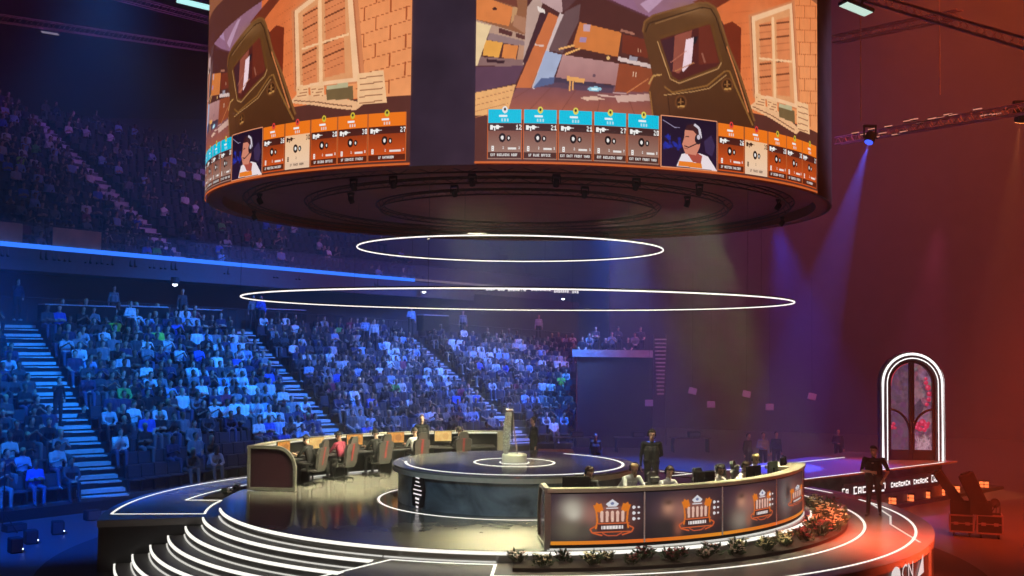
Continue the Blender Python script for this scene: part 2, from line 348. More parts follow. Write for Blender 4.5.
# HUD cards laid out in the feed's own frame
def ucol(px,py=150): return S2(px,py)[0]
vb=(1-.10/(ZT-DZ))*CH; v_top=vb-98
def frame(u0,u1,v0,v1,c,c2=None,a=1): cv.poly([(u0,v0),(u1,v0),(u1,v1),(u0,v1)],c,c2,alpha=a,raw=True)
frame(0,CW,CH-6,CH,(232,112,48),a=.75)
def card(u0,u1,top,body,body2,num,place,named=True,white=False,icon=(230,220,60)):
    uc=(u0+u1)/2
    frame(u0-2,u1+2,v_top,vb,(226,112,50),a=.8)
    frame(u0,u1,v_top,v_top+27,top); frame(u0,u1,v_top+27,vb,body,body2,a=.86)
    cv.ellipse(uc,v_top+1,7,7,icon,raw=True); cv.ellipse(uc,v_top,3,3,(60,50,40),raw=True)
    ink=(60,30,20) if white else (250,248,244)
    for k in range(-1,2): frame(uc-8+k*5-2,uc-8+k*5+9,v_top+11,v_top+15,(244,248,250),a=.9)
    for k in range(3): frame(uc-9+k*7,uc-5+k*7,v_top+18,v_top+24,(230,244,248),a=.6)
    if not white: frame(u0,u1,v_top+28,v_top+42,(40,22,26),a=.8)
    x=u0+5; frame(x,x+26,v_top+33,v_top+36,ink); frame(x,x+7,v_top+31,v_top+40,ink); frame(x+10,x+13,v_top+36,v_top+42,ink); frame(x+15,x+22,v_top+31,v_top+39,ink); frame(x+26,x+33,v_top+34,v_top+35,ink)
    cv.text(u1-13,v_top+31,num,ink,1 if u1-u0<56 else 2)
    cv.ellipse(uc-6,v_top+56,8.5,9,(30,14,14),raw=True); cv.ellipse(uc-6,v_top+56,3.5,4,(244,240,236),raw=True); cv.ellipse(uc+10,v_top+57,5.5,6,(30,14,14),raw=True); cv.ellipse(uc+10,v_top+57,2,3,(244,240,236),raw=True)
    cv.text(u0+9,v_top+73,'8',ink,2 if u1-u0>58 else 1); cv.text(uc-4,v_top+74,'2',ink); 
    if not white: frame(uc+8,u1-12,v_top+75,v_top+79,ink,a=.8); cv.text(u1-6,v_top+74,num[-1],ink)
    frame(u0,u1,vb-14,vb-2,(70,26,16) if not white else (236,200,170),a=.92)
    w=len(place)*4; cv.text(uc-w/2,vb-10,place,ink)
cy=(0,196,228)
for (a,b,n,pl) in ((488.2,521.2,'12','EXT BUILDING ROOF'),(523.8,556.4,'21','1F BLUE OFFICE'),(559,592,'21','EXT EAST FRONT YARD'),(594.3,625.9,'27','EXT BUILDING ROOF'),(628.3,658.6,'20','EXT EAST FRONT YARD')):
    card(ucol(a),ucol(b),cy,(96,52,50),(158,134,122),n,pl,icon=(228,214,90) if n!='12' else (235,235,235))
for (a,b,n,pl,w) in ((718.5,743.5,'26','2F MEETING BALCONY',0),(745,767.3,'30','2F TRAIN ROOM',1),(768.5,786,'20','1F SECOND OFFICE',0),(787,801.8,'30','1F SERVICE STAIRS',0),(802.6,816,'27','1F BATHROOM',0)):
    card(ucol(a),ucol(b),(244,122,28),(108,30,12) if not w else (250,206,160),(226,86,24) if not w else (250,222,190),n,pl,white=bool(w),icon=(226,60,60) if a<750 else (214,190,60))
# portrait inset of a player with headset
u0,u1=ucol(661),ucol(717.5); v0,v1=v_top-2,vb+2
frame(u0,u1,v0,v1,(30,14,38),(40,20,50)); cv.xf=lambda x,y:(u0+(x-35)/330*(u1-u0), v0+(y-60)/275*(v1-v0))
for k in range(26): cv.ellipse(50+RNG.rand()*95,165+RNG.rand()*75,6+RNG.rand()*9,6+RNG.rand()*7,(34,50,170),alpha=.5)
cv.poly([(280,180),(325,140),(350,200),(330,260),(290,240)],(60,44,80)); cv.line([(45,85),(110,120),(140,118)],4,(150,140,170))
cv.poly([(120,330),(150,262),(185,250),(262,250),(305,262),(362,335)],(240,226,230)); cv.poly([(180,255),(225,240),(270,262),(262,305),(215,300)],(176,80,66))
cv.poly([(168,125),(190,100),(235,98),(262,150),(255,215),(232,262),(190,258),(172,262),(164,240),(152,208),(164,170)],(214,136,112)); cv.poly([(168,128),(180,100),(225,88),(262,110),(266,170),(240,150),(215,128)],(66,30,34))
cv.line([(222,92),(252,112),(262,165)],14,(214,206,216)); cv.ellipse(245,172,20,28,(40,24,38)); cv.ellipse(248,160,10,13,(206,196,208)); cv.line([(240,195),(190,222),(165,215)],6,(30,18,28)); cv.line([(170,165),(192,162)],5,(70,30,30)); cv.line([(165,228),(185,230)],4,(120,50,46))
cv.poly([(135,300),(265,303),(270,330),(130,328)],(240,130,40)); cv.line([(35,60),(362,60),(362,338),(35,338),(35,60)],4,(230,150,110))
frame(0,CW,0,2,(150,90,60))
rows=list(range(0,CH-118,2))+list(range(CH-118,CH)); rows=[-50]+rows
def led_pt(u,v):
    th=R(SC0+u/(CW-1)*SPAN); z=ZT-(v/CH)*(ZT-DZ) if v>=0 else DTOP
    if v==CH-1: z=DZ+.02
    return (DR*math.cos(th),DR*math.sin(th),z)
led_me=picture_mesh('screen',cv,rows,range(CW),led_pt); M_led=vcol_mat('led_picture',1.0); led_me.materials.append(M_led)
drum=thing('hanging_screen_drum','huge round hanging drum of curved video screens above the stage','video screen',(CX,CY,0))
for k in range(4):
    o=bpy.data.objects.new('screen',led_me); COL.objects.link(o); o.parent=drum; o.rotation_euler=(0,0,-R(k*STEP))
M_gap=mat('gap_panel',(.24,.20,.26),.7,var=.5,scale=1.2); M_shell=mat('drum_shell',(.20,.05,.04),.8,var=.3,scale=2)
for k in range(4):
    b=MB().arc(DR-.12,DR-.02,DZ,DTOP,SC0+SPAN-k*STEP-.2,SC0+(STEP if k else 360-3*STEP)-k*STEP+.2); b.build('gap_panel',M_gap,drum)
b=MB().arc(DR-.4,DR-.06,DZ,DTOP,0,360,n=160); b.build('drum_shell',M_shell,drum)
b=MB()
b.lathe([(DR-.35,DZ+.25),(DR-.35,DZ+.35),(0.02,DZ+.35),(0.02,DZ+.25)],n=96,c=(CX,CY,0)); b.build('underside_panel',M_shell,drum)
M_truss=mat('truss_metal',(.5,.26,.22),.7)
M_ut=mat('under_truss',(.05,.03,.03),.8)
for r in (6.9,5.4,3.6):
    b=MB(); 
    for dr,dz in ((-.10,.08),(.10,.08),(0,-.04)): b.tube([P(r+dr,a,DZ+.05+dz) for a in range(0,360,5)],.018,n=5,closed=True)
    for a in range(0,360,6): b.tube([P(r-.10,a,DZ+.13),P(r,a+3,DZ+.01),P(r+.10,a+6,DZ+.13)],.008,n=4)
    b.build('ring_truss',M_ut,drum)
# stage lights hung under the drum
M_lens=glow('lamp_lens',(1,.9,.75),1.0)
for k,(r,az) in enumerate([(6.9,-120),(6.9,-112),(6.9,-98),(6.9,-84),(6.9,-70),(6.9,-57),(5.4,-135),(5.4,-105),(5.4,-75),(5.4,-45),(6.9,-150),(6.9,-30),(5.4,60),(5.4,120),(6.9,180),(6.9,0)]):
    p=P(r,az,DZ-.03); s=thing('stage_spotlight','black moving spotlight clamped under the drum, on its '+('outer' if r>6 else 'middle')+' truss ring','stage light',p,R(az),'stage lights on the '+('outer' if r>6 else 'middle')+' truss ring of the drum')
    s.scale=(.45,.45,.45); M=Matrix.Rotation(R(20+(k*37)%30),4,'Y')
    MB().box((-.09,-.17,-.10),(.09,.17,.02)).box((-.03,-.2,-.36),(.03,-.16,-.05)).box((-.03,.16,-.36),(.03,.2,-.05)).build('yoke',M_black,s,False)
    T=Matrix.Translation((0,0,-.33))@M; MB().lathe([(.05,.16),(.12,.12),(.14,-.02),(.13,-.2),(.115,-.2)],n=14,M=T).build('lamp_head',M_black,s,False)
    MB().lathe([(.10,-.203),(.10,-.206),(.001,-.206)],n=14,M=T).build('lens',M_lens if k%4==1 else M_dark,s,False)
# thin cables carrying drum
for az in (-150,-60,30,120): MB().tube([P(7.2,az,DTOP-.1),P(7.2,az,25.8)],.05,n=5).build('suspension_cable',M_black,drum)
# two luminous rings
for r,z,nm in ((7.0,5.08,'wide glowing white ring hanging low beneath the drum, the larger one'),(3.96,6.43,'narrow glowing white ring hanging just under the drum, the smaller one')):
    t=thing('ring_light',nm,'ring light',(CX-(.0 if r>5 else .2),CY,z))
    rc=(CX-(.0 if r>5 else .2),CY); MB().tube([P(r,a,z,rc) for a in range(0,360,3)],.016,n=6,closed=True).build('glow_tube',glow('ring_glow',(1,.93,.88),1.5),t)
    MB().tube([P(r,a,z+.03,rc) for a in range(0,360,3)],.016,n=5,closed=True).build('ring_frame',M_dark,t)
    for az in range(15,375,60): MB().tube([P(r,az,z+.03,rc),P(r,az,DZ+.1,rc)],.004,n=4).build('hanging_wire',M_dark,t)
#@@STAGE
# ------------------------------------------------------------------ round stage
stage=thing('round_stage','big round glossy black stage with white light lines and curved steps','stage',(CX,CY,0))
RS=7.38; RT=10.12
MB().arc(0.02,RS,-.2,0,0,360,n=200).build('main_deck',M_deck,stage)
A0,A1=-163.0,-110.5     # step sector
b=MB(); b.arc(RS-.3,RT,-.36,-.2,A1,360+A0,n=180); b.build('lower_deck',M_tier,stage)
MB().arc(RT-.12,RT-.03,GROUND,-.36,A1,360+A0,n=180).arc(RS-.6,RT-.05,GROUND,-.36,A1+.02,A1+.6).arc(RS-.6,RT-.05,GROUND,-.36,A0-.6,A0-.02).build('stage_skirt',M_riser,stage)
MB().arc(RS-.5,RS-.04,GROUND,-.2,A0,A1,n=80).build('step_riser',M_riser,stage)
for k in range(1,7):
    r0=RS+.39*(k-1); r1=r0+.39
    st=MB().arc(r0-.05,r1,GROUND if k==6 else -.2*k-.25,-.2*k,A0+.0,A1,n=90).build('step',M_tread,stage)
    MB().arc(r1-.03,r1+.012,-.2*k-.055,-.2*k+.006,A0+.3,A1-.3,n=90).build('light_strip',M_strip,st).location=(0,0,0)
    MB().arc(r0+.0,r0+.03,-.2*k+.0,-.2*k+.025,A0+.3,A1-.3,n=90).build('light_strip',M_strip_dim,st).location=(0,0,0)
MB().arc(RS-.03,RS+.014,-.055,.006,A0,-12,n=140).build('light_strip',M_strip,stage)
MB().arc(RS+.0,RS+.03,-.199,-.175,A1,-93,n=30).build('light_strip',M_strip_dim,stage)
L=.05
def floorline(b,r,a0,a1,z,w=.06): b.arc(r-w/2,r+w/2,z,z+.006,a0,a1)
def fbar(b,p,q,z,w=.06): b.bar(p,q,w,z,z+.006)
zt=-.2
b=MB(); floorline(b,9.72,-62,12,zt); floorline(b,9.72,20,60,zt); b.build('light_line',M_strip,stage)
b=MB(); floorline(b,9.85,-107,-62,zt); b.build('light_line',M_strip,stage)
b=MB(); floorline(b,9.9,128,191.5,zt); fbar(b,P(9.9,191.5),P(7.72,193.3),zt); floorline(b,7.72,176,193.3,zt); fbar(b,P(7.72,176),P(8.65,176.8),zt); floorline(b,8.65,140,176.8,zt); b.build('light_line',M_strip,stage)
b=MB(); fbar(b,P(10,-112.3),P(7.58,-108.6),zt); floorline(b,7.58,-108.6,-93,zt); fbar(b,P(7.55,-93),P(8.6,-93),zt); floorline(b,8.6,-93,22,zt); b.build('light_line',M_strip,stage)
b=MB(); fbar(b,P(9.7,8),P(9.4,-6),zt,.06); fbar(b,P(9.4,-6),P(9.2,-14),zt,.05); fbar(b,P(9.2,-14),P(9.9,-28),zt,.05); b.build('light_line',M_strip_dim,stage)
b=MB(); floorline(b,3.5,0,360,0,.06); b.build('light_line',M_strip,stage)
# white writing on the curved front face, right
def curved_text(name,body,size,r,az,z,m,parent,inward=False,flip=1,sx=1.0):
    vs,fs=text_geo(body,size); b=MB()
    n=len(vs); out=[P(r,az+flip*math.degrees(v.x*sx/r),z+v.y) for v in vs]+[P(r-.02,az+flip*math.degrees(v.x*sx/r),z+v.y) for v in vs]
    b.add(out,list(fs)); return b.build(name,m,parent)
M_print=mat('white_print',(.85,.83,.80),.6,var=.03)
def cylaz(px,py,r):
    d=ray(px,py); ox,oy=-CX,-CY; a=d[0]**2+d[1]**2; b_=2*(ox*d[0]+oy*d[1]); c=ox*ox+oy*oy-r*r; t=(-b_-math.sqrt(max(0,b_*b_-4*a*c)))/(2*a)
    return math.degrees(math.atan2(oy+d[1]*t,ox+d[0]*t)), CAM_Z+d[2]*t
M_sign=glow('skirt_sign_white',(1,.93,.90),.75)
a_t,z_t=cylaz(908,569,RT); curved_text('lettering','CN',.46,RT,a_t,z_t-.06,M_sign,stage)
a_t,z_t=cylaz(896,577,RT); MB().loft([[P(RT+o_,a_t+math.degrees(.2*math.cos(q*PI/8)/RT),z_t+.2*math.sin(q*PI/8)) for q in range(16)] for o_ in (-.01,.01)]).build('round_mark',M_sign,stage)
a_t,z_t=cylaz(921,564,RT)
b=MB(); b.add([P(RT+.005,a_t-1.9,z_t-.24),P(RT+.005,a_t+1.2,z_t-.2),P(RT+.005,a_t+.9,z_t+.18)],[(0,1,2)]); b.build('triangle_mark',M_sign,stage)
MB().arc(RT-.02,RT+.03,GROUND,-.2,-29.3,-28.8,n=2).build('edge_trim',M_metal,stage)
# raised trophy platform
plat=thing('raised_round_platform','raised round platform with marbled dark blue side at centre of stage','platform',(CX,CY,0))
PC=(CX-.03,CY); ptop=.93
MB().arc(.02,3.12,ptop-.05,ptop,0,360,n=160,c=PC).build('platform_top',M_deck,plat)
MB().arc(3.0,3.13,ptop-.16,ptop-.05,0,360,n=160,c=PC).build('platform_rim',mat('cream_rim',(.62,.60,.48),.5),plat)
MB().arc(2.85,2.98,0,ptop-.1,0,360,n=160,c=PC).build('platform_side',marble('blue_marble',(.02,.045,.065),(.26,.36,.42)),plat)
MB().arc(2.76,2.83,ptop,ptop+.006,-180,60,n=140,c=PC).build('light_line',M_strip,plat)
MB().arc(1.0,1.06,ptop,ptop+.006,0,360,n=80,c=PC).build('light_line',M_strip,plat)
ban=MB()
a_b=math.degrees(math.atan2(-2.9,-2.2))
azb=-140.5
def bp(u,z,r=3.0): return P(r,azb+math.degrees(u/3.0),z,PC)
ban.add([bp(0,.86,3.015),bp(-.24,.76,3.015),bp(-.30,.45,3.015),bp(-.24,.06,3.015),bp(0,0.01,3.015),bp(.24,.06,3.015),bp(.30,.45,3.015),bp(.24,.76,3.015)],[(0,1,2,3,4,5,6,7)])
bo=ban.build('vertical_banner',M_black,plat); gl=MB()
for k,(w,h) in enumerate(((.08,.035),(.08,.03),(.13,.02),(.17,.03),(.17,.035),(.08,.05),(.07,.04),(.05,.05))):
    z=.76-k*.098; q=[bp(-w,z,3.03),bp(w,z-.012,3.03),bp(w,z-h-.012,3.03),bp(-w,z-h,3.03)]; gl.add(q,[(0,1,2,3)][:1])
gl.build('lettering',glow('banner_white',(1,.92,.92),1.0),bo).location=(0,0,0)
# pedestal and trophy
ped=thing('trophy_pedestal','low white round pedestal on the raised platform under the trophy','pedestal',(CX-.03,CY-.05,ptop))
MB().lathe([(.30,0),(.32,.03),(.32,.2),(.30,.23),(.01,.23)],n=40).build('pedestal_body',mat('pedestal_cream',(.75,.76,.66),.4,var=.05),ped,False)
MB().arc(.36,.39,0,.01,-200,20,n=40,c=(0,0)).build('light_line',M_strip,ped,False)
tro=thing('trophy','tall silver and black engraved trophy with two leaning legs on white pedestal','trophy',(CX-.03,CY-.05,ptop+.23))
def slab(b,pts,d,M=None):  # pts: list of (x,z,halfwidth)
    b.loft([[Vector((x-w,-d,z)),Vector((x+w,-d,z)),Vector((x+w,d,z)),Vector((x-w,d,z))] for x,z,w in pts],M=M)
b=MB(); slab(b,[(-.22,0,.045),(-.215,.12,.085),(-.20,.5,.10),(-.18,.85,.09),(-.15,1.08,.085)],.10); b.build('engraved_leg',mat('engraved_silver',(.40,.42,.42),.4,metal=.3,var=1.0,scale=34,bump=.8),tro,False)
b=MB(); slab(b,[(.07,0,.012),(.015,.4,.016),(-.04,.8,.022),(-.08,1.08,.035)],.05); b.build('thin_leg',mat('polished_silver',(.75,.75,.72),.2,metal=.7),tro,False)
b=MB(); slab(b,[(-.06,.3,.01),(-.075,.7,.03),(-.09,1.0,.04),(-.10,1.12,.05)],.09); b.build('dark_wedge',M_black,tro,False)
b=MB(); b.bevbox((-.25,-.1,1.07),(-.03,.1,1.16),.03); b.build('trophy_cap',mat('polished_silver',(.75,.75,.72),.2,metal=.7),tro,False)
# ------------------------------------------------------------------ catwalk and arched door
u=Vector((6.25,5.47,0)).normalized(); nrm=Vector((-u.y,u.x,0))   # along the catwalk, across it
q0=Vector((9.02,33.86,0))-u*2.85; q1=Vector((15.9,39.75,0)); Wc=3.05
cw=thing('catwalk','straight raised catwalk edged with white light leading to the arched door','catwalk',(9.5,34,0))
poly=[q0,q1,q1+nrm*(Wc+1.2),q0+nrm*Wc]
MB().prism(poly,-.06,0).build('catwalk_deck',mat('catwalk_deck_gloss',(.30,.30,.33),.22,spec=.6,var=.06),cw)
inn=[q0+nrm*.55,q1-u*.06+nrm*.55,q1-u*.06+nrm*(Wc+1.1),q0+nrm*(Wc-.06)]
MB().prism(inn,GROUND,-.06).build('catwalk_side',marble('grey_marble',(.05,.06,.07),(.26,.27,.28)),cw)
b=MB(); fbar(b,q0+nrm*.05,q1+nrm*.05-u*.9,0,.07); fbar(b,q0+nrm*(Wc-.05),q0+u*9.6+nrm*(Wc-.05),0,.07); b.build('light_line',M_strip,cw)
def side_pt(s_,z,off=.015): v=q0+u*s_-nrm*off; return Vector((v.x,v.y,z))
Ls=(q1-q0).length
b=MB(); b.add([side_pt(4.8,-.42,-.04),side_pt(Ls-1.55,-.42,-.04),side_pt(Ls-1.3,-.26,-.04),side_pt(Ls-1.3,-.62,-.04)],[]); 
bb=[side_pt(4.8,-.3,-.045),side_pt(Ls-1.15,-.3,-.045),side_pt(Ls-.95,-.42,-.045),side_pt(Ls-.95,-.68,-.045),side_pt(Ls-1.15,-.8,-.045),side_pt(4.8,-.8,-.045)]
b=MB(); b.loft([[p for p in bb],[p-nrm*.02 for p in bb]]); sb=b.build('sponsor_board',M_black,cw)
b=MB()
def blk(s0,s1,z0,z1,k=.075):
    v=[side_pt(s0,z0,0)-nrm*-.045+nrm*0,side_pt(s1,z0,0),side_pt(s1,z1,0),side_pt(s0,z1,0)]
    v=[side_pt(a_,z_,-.02) for a_,z_ in ((s0,z0),(s1,z0),(s1,z1),(s0,z1))]; v=[p-nrm*0.05 for p in v]; b.add(v,[(0,1,2,3)])
def word(s0,s1,z0,z1,n):
    w=(s1-s0)/n
    for k in range(n):
        a=s0+k*w
        h=z1 if k%3 else z1+.03
        blk(a,a+w*.22,z0,h); blk(a,a+w*.78,h-.045,h); 
        if k%2: blk(a+w*.56,a+w*.78,z0,h); 
        blk(a,a+w*.78,z0+(.045 if k%2 else 0),z0+.045+(.045 if k%2 else 0))
e=Ls-1.15
word(e-6.1,e-5.7,-.66,-.46,2); word(e-5.45,e-4.15,-.66,-.45,5); blk(e-4.02,e-3.99,-.7,-.4); 
blk(e-3.85,e-3.8,-.62,-.42); blk(e-3.85,e-3.55,-.46,-.42); blk(e-3.6,e-3.55,-.62,-.42); blk(e-3.78,e-3.62,-.7,-.64)
word(e-3.2,e-1.95,-.62,-.48,8); word(e-1.75,e-.75,-.62,-.48,7); word(e-.55,e-.08,-.64,-.42,3)
b.build('lettering',glow('board_white',(1,.93,.9),1.3),sb)
# door
door=thing('arched_door','tall arched double door with stained glass and a glowing white tube frame','door',(14.3,39.75,0))
DXc,DYc=14.33,39.75; HW=1.06; HS=2.72
def arch(hw,hs,n=20,y=DYc,base=0.0):
    pts=[(DXc-hw,y,base)]+[(DXc-hw*math.cos(PI*k/n),y,hs+hw*math.sin(PI*k/n)) for k in range(n+1)]+[(DXc+hw,y,base)]
    return pts
M_tube=glow('door_tube',(1,.97,.95),1.7)
MB().tube(arch(HW,HS),.042,n=8).build('glow_tube',M_tube,door)
MB().tube(arch(HW-.15,HS-.0,y=DYc-.02),.018,n=8).build('glow_tube',M_tube,door)
MB().tube([(p[0]+.17,p[1]+.3,p[2]) for p in arch(HW,HS)],.025,n=8).build('glow_tube',M_tube,door)
def archband(b,hw0,hw1,y0,y1):
    a=arch(hw0,HS,y=y0); c=arch(hw1,HS,y=y0); a2=arch(hw0,HS,y=y1); c2=arch(hw1,HS,y=y1); n=len(a); vs=a+c+a2+c2; fs=[]
    for k in range(n-1): fs+= [(k,k+1,n+k+1,n+k),(2*n+k,3*n+k,3*n+k+1,2*n+k+1),(n+k,n+k+1,3*n+k+1,3*n+k),(k,2*n+k,2*n+k+1,k+1)]
    b.add(vs,fs)
M_dframe=mat('door_frame_dark',(.03,.022,.03),.45)
b=MB(); archband(b,HW+.09,HW-.24,DYc+.05,DYc+.34); b.build('door_frame',M_dframe,door)
dcv=Canvas(140,250,(96,70,92))
for k in range(260):
    x,y=RNG.rand()*140,RNG.rand()*250; c=(120+RNG.randint(50),84+RNG.randint(44),104+RNG.randint(40)) if x>70 else (84+RNG.randint(40),54+RNG.randint(34),84+RNG.randint(34))
    dcv.ellipse(x,y,4+RNG.rand()*9,3+RNG.rand()*8,c,alpha=.55)
for k in range(70): dcv.line([(72+RNG.rand()*60,190+RNG.rand()*60),(80+RNG.rand()*60,185+RNG.rand()*60)],1.6,(200,160,176),alpha=.6)
for x,y,s_ in ((92,162,9),(106,156,11),(118,164,9),(98,172,8),(88,168,7),(112,174,7),(124,158,6),(118,56,7),(124,68,9),(128,84,8),(126,98,7),(120,110,6),(118,46,5),(16,160,6),(12,168,7),(20,170,5)):
    dcv.ellipse(x,y,s_,s_*.8,(206,46,84)); dcv.ellipse(x-2,y-2,s_*.45,s_*.35,(240,90,126))
dcv.poly([(74,120),(100,96),(112,118),(96,140),(80,148)],(72,62,84)); dcv.poly([(80,70),(110,84),(104,96),(76,92)],(150,110,124))
for k in range(40):
    t=PI*(.02+.46*k/40); dcv.ellipse(70-62*math.cos(t),66-60*math.sin(t),2,2,(200,60,80))
dcv.mottle(.7,4)
Hd=HS+HW-.24; hw=HW-.26
me=picture_mesh('stained_glass',dcv,range(250),range(140),lambda c,r:(DXc-hw+2*hw*c/139,DYc+.2,Hd*(1-r/249.0)+.0))
# keep only the faces inside the arch
import bmesh
bm=bmesh.new(); bm.from_mesh(me); kill=[f for f in bm.faces if (lambda c: c.z<.34 or (c.z>HS and math.hypot(c.x-DXc,c.z-HS)>hw))(f.calc_center_median())]
bmesh.ops.delete(bm,geom=kill,context='FACES'); bm.to_mesh(me); bm.free()
me.materials.append(vcol_mat('glass_picture',.9)); gl_=bpy.data.objects.new('stained_glass',me); COL.objects.link(gl_); gl_.parent=door; gl_.location=[-v for v in door.location]  # glass picture glows by itself, with no lamp behind it
b=MB(); b.box((DXc-hw,DYc+.1,0),(DXc-.02,DYc+.26,.36)).box((DXc+.02,DYc+.1,0),(DXc+hw,DYc+.26,.36)); b.box((DXc-.09,DYc+.08,.0),(DXc-.012,DYc+.24,HS+hw*.97)).box((DXc+.012,DYc+.08,.0),(DXc+.09,DYc+.24,HS+hw*.97))
archband(b,hw+.02,hw-.06,DYc+.1,DYc+.26)
for sgn in (-1,1): b.tube([(DXc+sgn*(hw-(hw-.06)*math.sin(PI/2*k/10)),DYc+.15,.95+.85*math.cos(PI/2*k/10)) for k in range(11)],.045,n=6)
b.build('door_leaf',M_dframe,door)
b=MB(); b.tube([(DXc-.05,DYc+.06,.95),(DXc-.05,DYc+.02,1.0),(DXc-.05,DYc+.02,1.3),(DXc-.05,DYc+.06,1.35)],.014,n=6).tube([(DXc+.05,DYc+.06,.95),(DXc+.05,DYc+.02,1.0),(DXc+.05,DYc+.02,1.3),(DXc+.05,DYc+.06,1.35)],.014,n=6); b.build('door_handle',M_metal,door)
MB().box((DXc-1.0,DYc+.35,0),(DXc+1.0,DYc+.5,2.7)).build('backing_panel',M_black,door)

a=aty(540,452,37.5); c=aty(573.5,452,37.5); ls=thing('access_landing','low dark landing with pale edge behind the stage right of the trophy','landing',(a.x,37.5,-.2))
MB().box((a.x,37.5,-.2),(c.x,38.6,a.z-.06)).build('landing_body',M_black,ls); MB().box((a.x-.03,37.45,a.z-.06),(c.x+.03,38.65,a.z)).build('pale_edge',mat('cream_rim',(.62,.60,.48),.5),ls)
# ------------------------------------------------------------------ curved team desks
DKR=7.2
M_top=mat('desk_top_cream',(.45,.43,.33),.45); M_fr=mat('desk_frame_taupe',(.22,.22,.20),.5,metal=.2); M_glass=mat('smoked_glass',(.05,.02,.03),.12,spec=.6)
def desk(label,a0,a1,ends,posters):
    global DKR
    DKR=7.2
    d=thing('curved_team_desk',label,'desk',(CX,CY,0))
    MB().arc(DKR-.22,DKR+.05,1.12,1.19,a0,a1).build('top_rail',M_top,d)
    MB().arc(DKR-.1,DKR,0.05,1.12,a0,a1).build('front_wall',M_black,d)
    MB().arc(DKR-.92,DKR-.1,.70,.745,a0+1,a1-1).build('desktop',M_dark if not posters else M_top,d)
    for k in range(6):
        a=a0+1.5+(a1-a0-3)*k/5; MB().arc(DKR-.85,DKR-.12,0.0,.70,a-.3,a+.3,n=2).build('support_panel',M_black,d)
    MB().arc(DKR+.0,DKR+.02,.005,.04,a0,a1).build('light_strip',M_strip_dim,d)
    if not posters: MB().arc(DKR-.23,DKR-.2,1.11,1.15,a0,a1).build('light_strip',M_strip_dim,d)
    for a in ends:      # rounded glass end panels
        e=MB(); o=[]
        out=[(DKR+.02,.02),(DKR+.02,1.2)]+[(DKR-.78-.55*math.sin(PI/2*k/8),1.2-.62+.62*math.cos(PI/2*k/8)) for k in range(9)]+[(DKR-1.33,.02)]
        rin=[(DKR-.06,.10),(DKR-.06,1.12)]+[(DKR-.78-.47*math.sin(PI/2*k/8),1.2-.62+.54*math.cos(PI/2*k/8)) for k in range(9)]+[(DKR-1.25,.10)]
        c=P(0,0); t=Vector((-math.sin(R(a)),math.cos(R(a)),0))*.05; ra=Vector((math.cos(R(a)),math.sin(R(a)),0)); base=Vector((CX,CY,0))
        def pt(p,s_): return base+ra*p[0]+Vector((0,0,p[1]))+t*s_
        n=len(out); vs=[pt(p,-1) for p in out]+[pt(p,-1) for p in rin]+[pt(p,1) for p in out]+[pt(p,1) for p in rin]; fs=[]
        for k in range(n):
            k2=(k+1)%n; fs+=[(k,k2,n+k2,n+k),(2*n+k,3*n+k,3*n+k2,2*n+k2),(k,2*n+k,2*n+k2,k2),(n+k,n+k2,3*n+k2,3*n+k)]
        e.add(vs,fs); f=e.build('end_frame',M_fr,d)
        MB().loft([[pt(p,-.3) for p in rin],[pt(p,.3) for p in rin]]).build('glass_panel',M_glass,f)
    return d
deskL=desk('curved team desk at the back left of stage with orange monitors and empty dark back',94.5,172,(172,),False)
MB().arc(DKR-.42,DKR+.03,0.02,1.19,93.2,94.6,n=2).build('end_cap',M_top,deskL)
deskR=desk('curved team desk at the front right of stage with a row of posters',-85.3,-15,(-85.3,),True)
MB().arc(DKR-.75,DKR+.02,0.02,1.19,-15.3,-14.2,n=2).build('end_cap',M_fr,deskR)
MB().arc(DKR-.8,DKR-.2,1.12,1.19,-24,-15).build('top_end',M_top,deskR)
